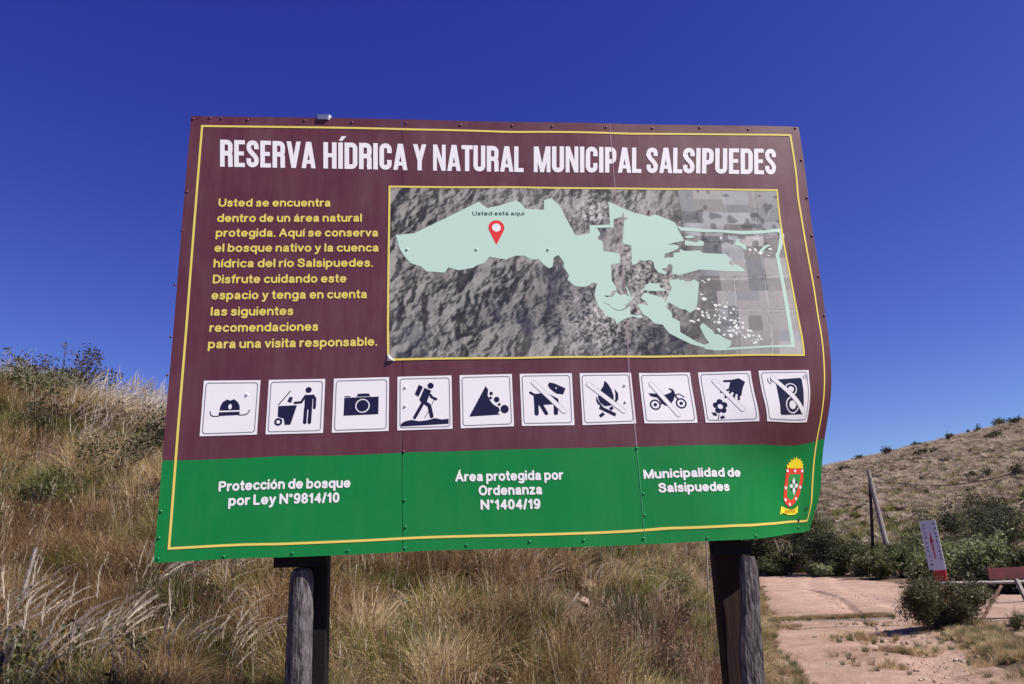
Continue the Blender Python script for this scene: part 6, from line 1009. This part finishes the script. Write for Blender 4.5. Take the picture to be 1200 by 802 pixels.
p0 = Vector(gl(.578, -.036, 17.55)); MB().box((p0.x+.75, p0.y, p0.z+.005), (1.5, .04, .24), bev=.01).build('red_board', M['red_board'], gt)
for k, sl_ in enumerate((-.068, -.086, -.100)): MB().tube([gl(.545, sl_, 17.2), gl(.60, sl_-.002, 17.2), gl(.66, sl_, 17.2)], .008, n=4).build('wire', M['wire'], gt)
# ---------------------------------------------------------------- roadside bushes
put_shrub(.514, 15.7, 1.0, .92, 19000, .075, 30, M['bush_road'], 'rounded bush with narrow drooping leaves standing at the right edge of the dirt road', lumps=20, asp=.22, ry=.85, sub=6, gaps=.2, tw='twig')
put_shrub(.60, 15.4, .32, .42, 800, .09, 31, M['bush_mid'], 'small tuft of grassy leaves in front of the gate wires', asp=.12, name='bush', group='small plants by the gate')
put_shrub(.64, 15.0, .4, .40, 800, .09, 32, M['bush_dark'], 'second small leafy tuft, at the right photo edge below the gate', asp=.15, group='small plants by the gate')
G5 = 'shrubs lining the far side of the road'
far_s = [(.305, 57, 3.2, 5.6, 'bush_dark', 'dark tall shrub just right of the board, in deep shade'), (.335, 56, 2.8, 6.0, 'bush_dark', 'tallest dark shrub below the board corner beyond the road'), (.365, 54, 2.6, 5.0, 'bush_mid', 'rounded green shrub right of the tallest dark one'),
 (.395, 51, 2.3, 3.6, 'bush_dark', 'dark shrub left of the utility pole'), (.42, 49, 2.0, 2.3, 'bush_mid', 'lower green shrub at the foot of the utility pole'), (.445, 43, 1.3, 1.4, 'bush_mid', 'small green shrub in front of the utility pole'), (.385, 50.5, 1.6, 1.0, 'bush_pale', 'low yellow green shrub at the far road edge'),
 (.475, 44, 1.6, 2.1, 'bush_pale', 'pale leafy shrub left of the narrow white sign'), (.515, 46, 2.4, 2.6, 'bush_mid', 'green shrub behind the narrow white sign'), (.565, 56, 4.4, 3.7, 'bush_dark', 'broad dark rounded shrub on the rise right of the sign'), (.625, 60, 4.2, 4.3, 'bush_dark', 'dark green shrub mass farther right near the photo edge'),
 (.545, 33, 1.8, 1.9, 'bush_pale', 'light leafy shrub with pale leaf tips behind the round bush'), (.59, 31, 1.9, 2.0, 'bush_pale', 'light leafy shrub above the red board'), (.635, 30, 1.9, 2.0, 'bush_mid', 'green shrub at the right photo edge above the gate'), (.60, 27, 1.5, .9, 'bush_dark', 'low dark shrub seen under the gate rail'), (.655, 26, 1.6, 1.0, 'bush_dark', 'low dark shrub under the gate rail at the photo edge'),
 (.325, 53.5, 2.0, 1.5, 'bush_mid', 'low green shrub on the far road edge beside the right post'), (.505, 36.5, 1.1, .9, 'bush_mid', 'low green shrub at the road edge left of the white sign')]
for k, (az_, Y, rx_, h_s, mm_, lb) in enumerate(far_s):
    put_shrub(az_, Y, rx_, h_s, int(4200+900*rx_), .17 if mm_ != 'bush_pale' else .15, 40+k, M[mm_], lb, group=G5, lumps=14, sub=5, twigr=.03, gaps=.3, sink=.1)
G6 = 'small shrubs on the far hillside'
hs = [(.481, 118.2, 1.3, 1.6, 'dark shrub standing on the skyline above the utility pole'), (.445, 122, .9, .9, 'small dark shrub on the skyline left of the utility pole'), (.60, 117, 1.6, 1.1, 'dark shrub near the skyline, right part of the far hill'), (.635, 116, 1.4, 1.5, 'shrub on the skyline close to the right photo edge'), (.655, 112, 1.2, 1.2, 'rightmost shrub on the skyline'),
 (.615, 105, 1.8, 1.3, 'broad dark shrub a little below the skyline at right'), (.53, 108, 2.2, 1.0, 'low dark shrub on the upper slope right of the pole'), (.565, 119, .8, .8, 'small shrub on the skyline above the narrow white sign'), (.42, 113, 1.3, .9, 'low shrub on the slope just left of the pole'), (.52, 121, .8, .8, 'tiny shrub on the skyline between two larger ones'), (.60, 84, 2.4, .9, 'long dark shrub low on the far hillside at right'), (.655, 80, 2.4, 1.2, 'dark shrub low on the far hillside at the photo edge')]
for k, (az_, Y, rx_, h_s, lb) in enumerate(hs): put_shrub(az_, Y, rx_, h_s, 420, .26, 80+k, M['bush_dark'], lb, group=G6, lumps=7, sub=3, twigr=.04)
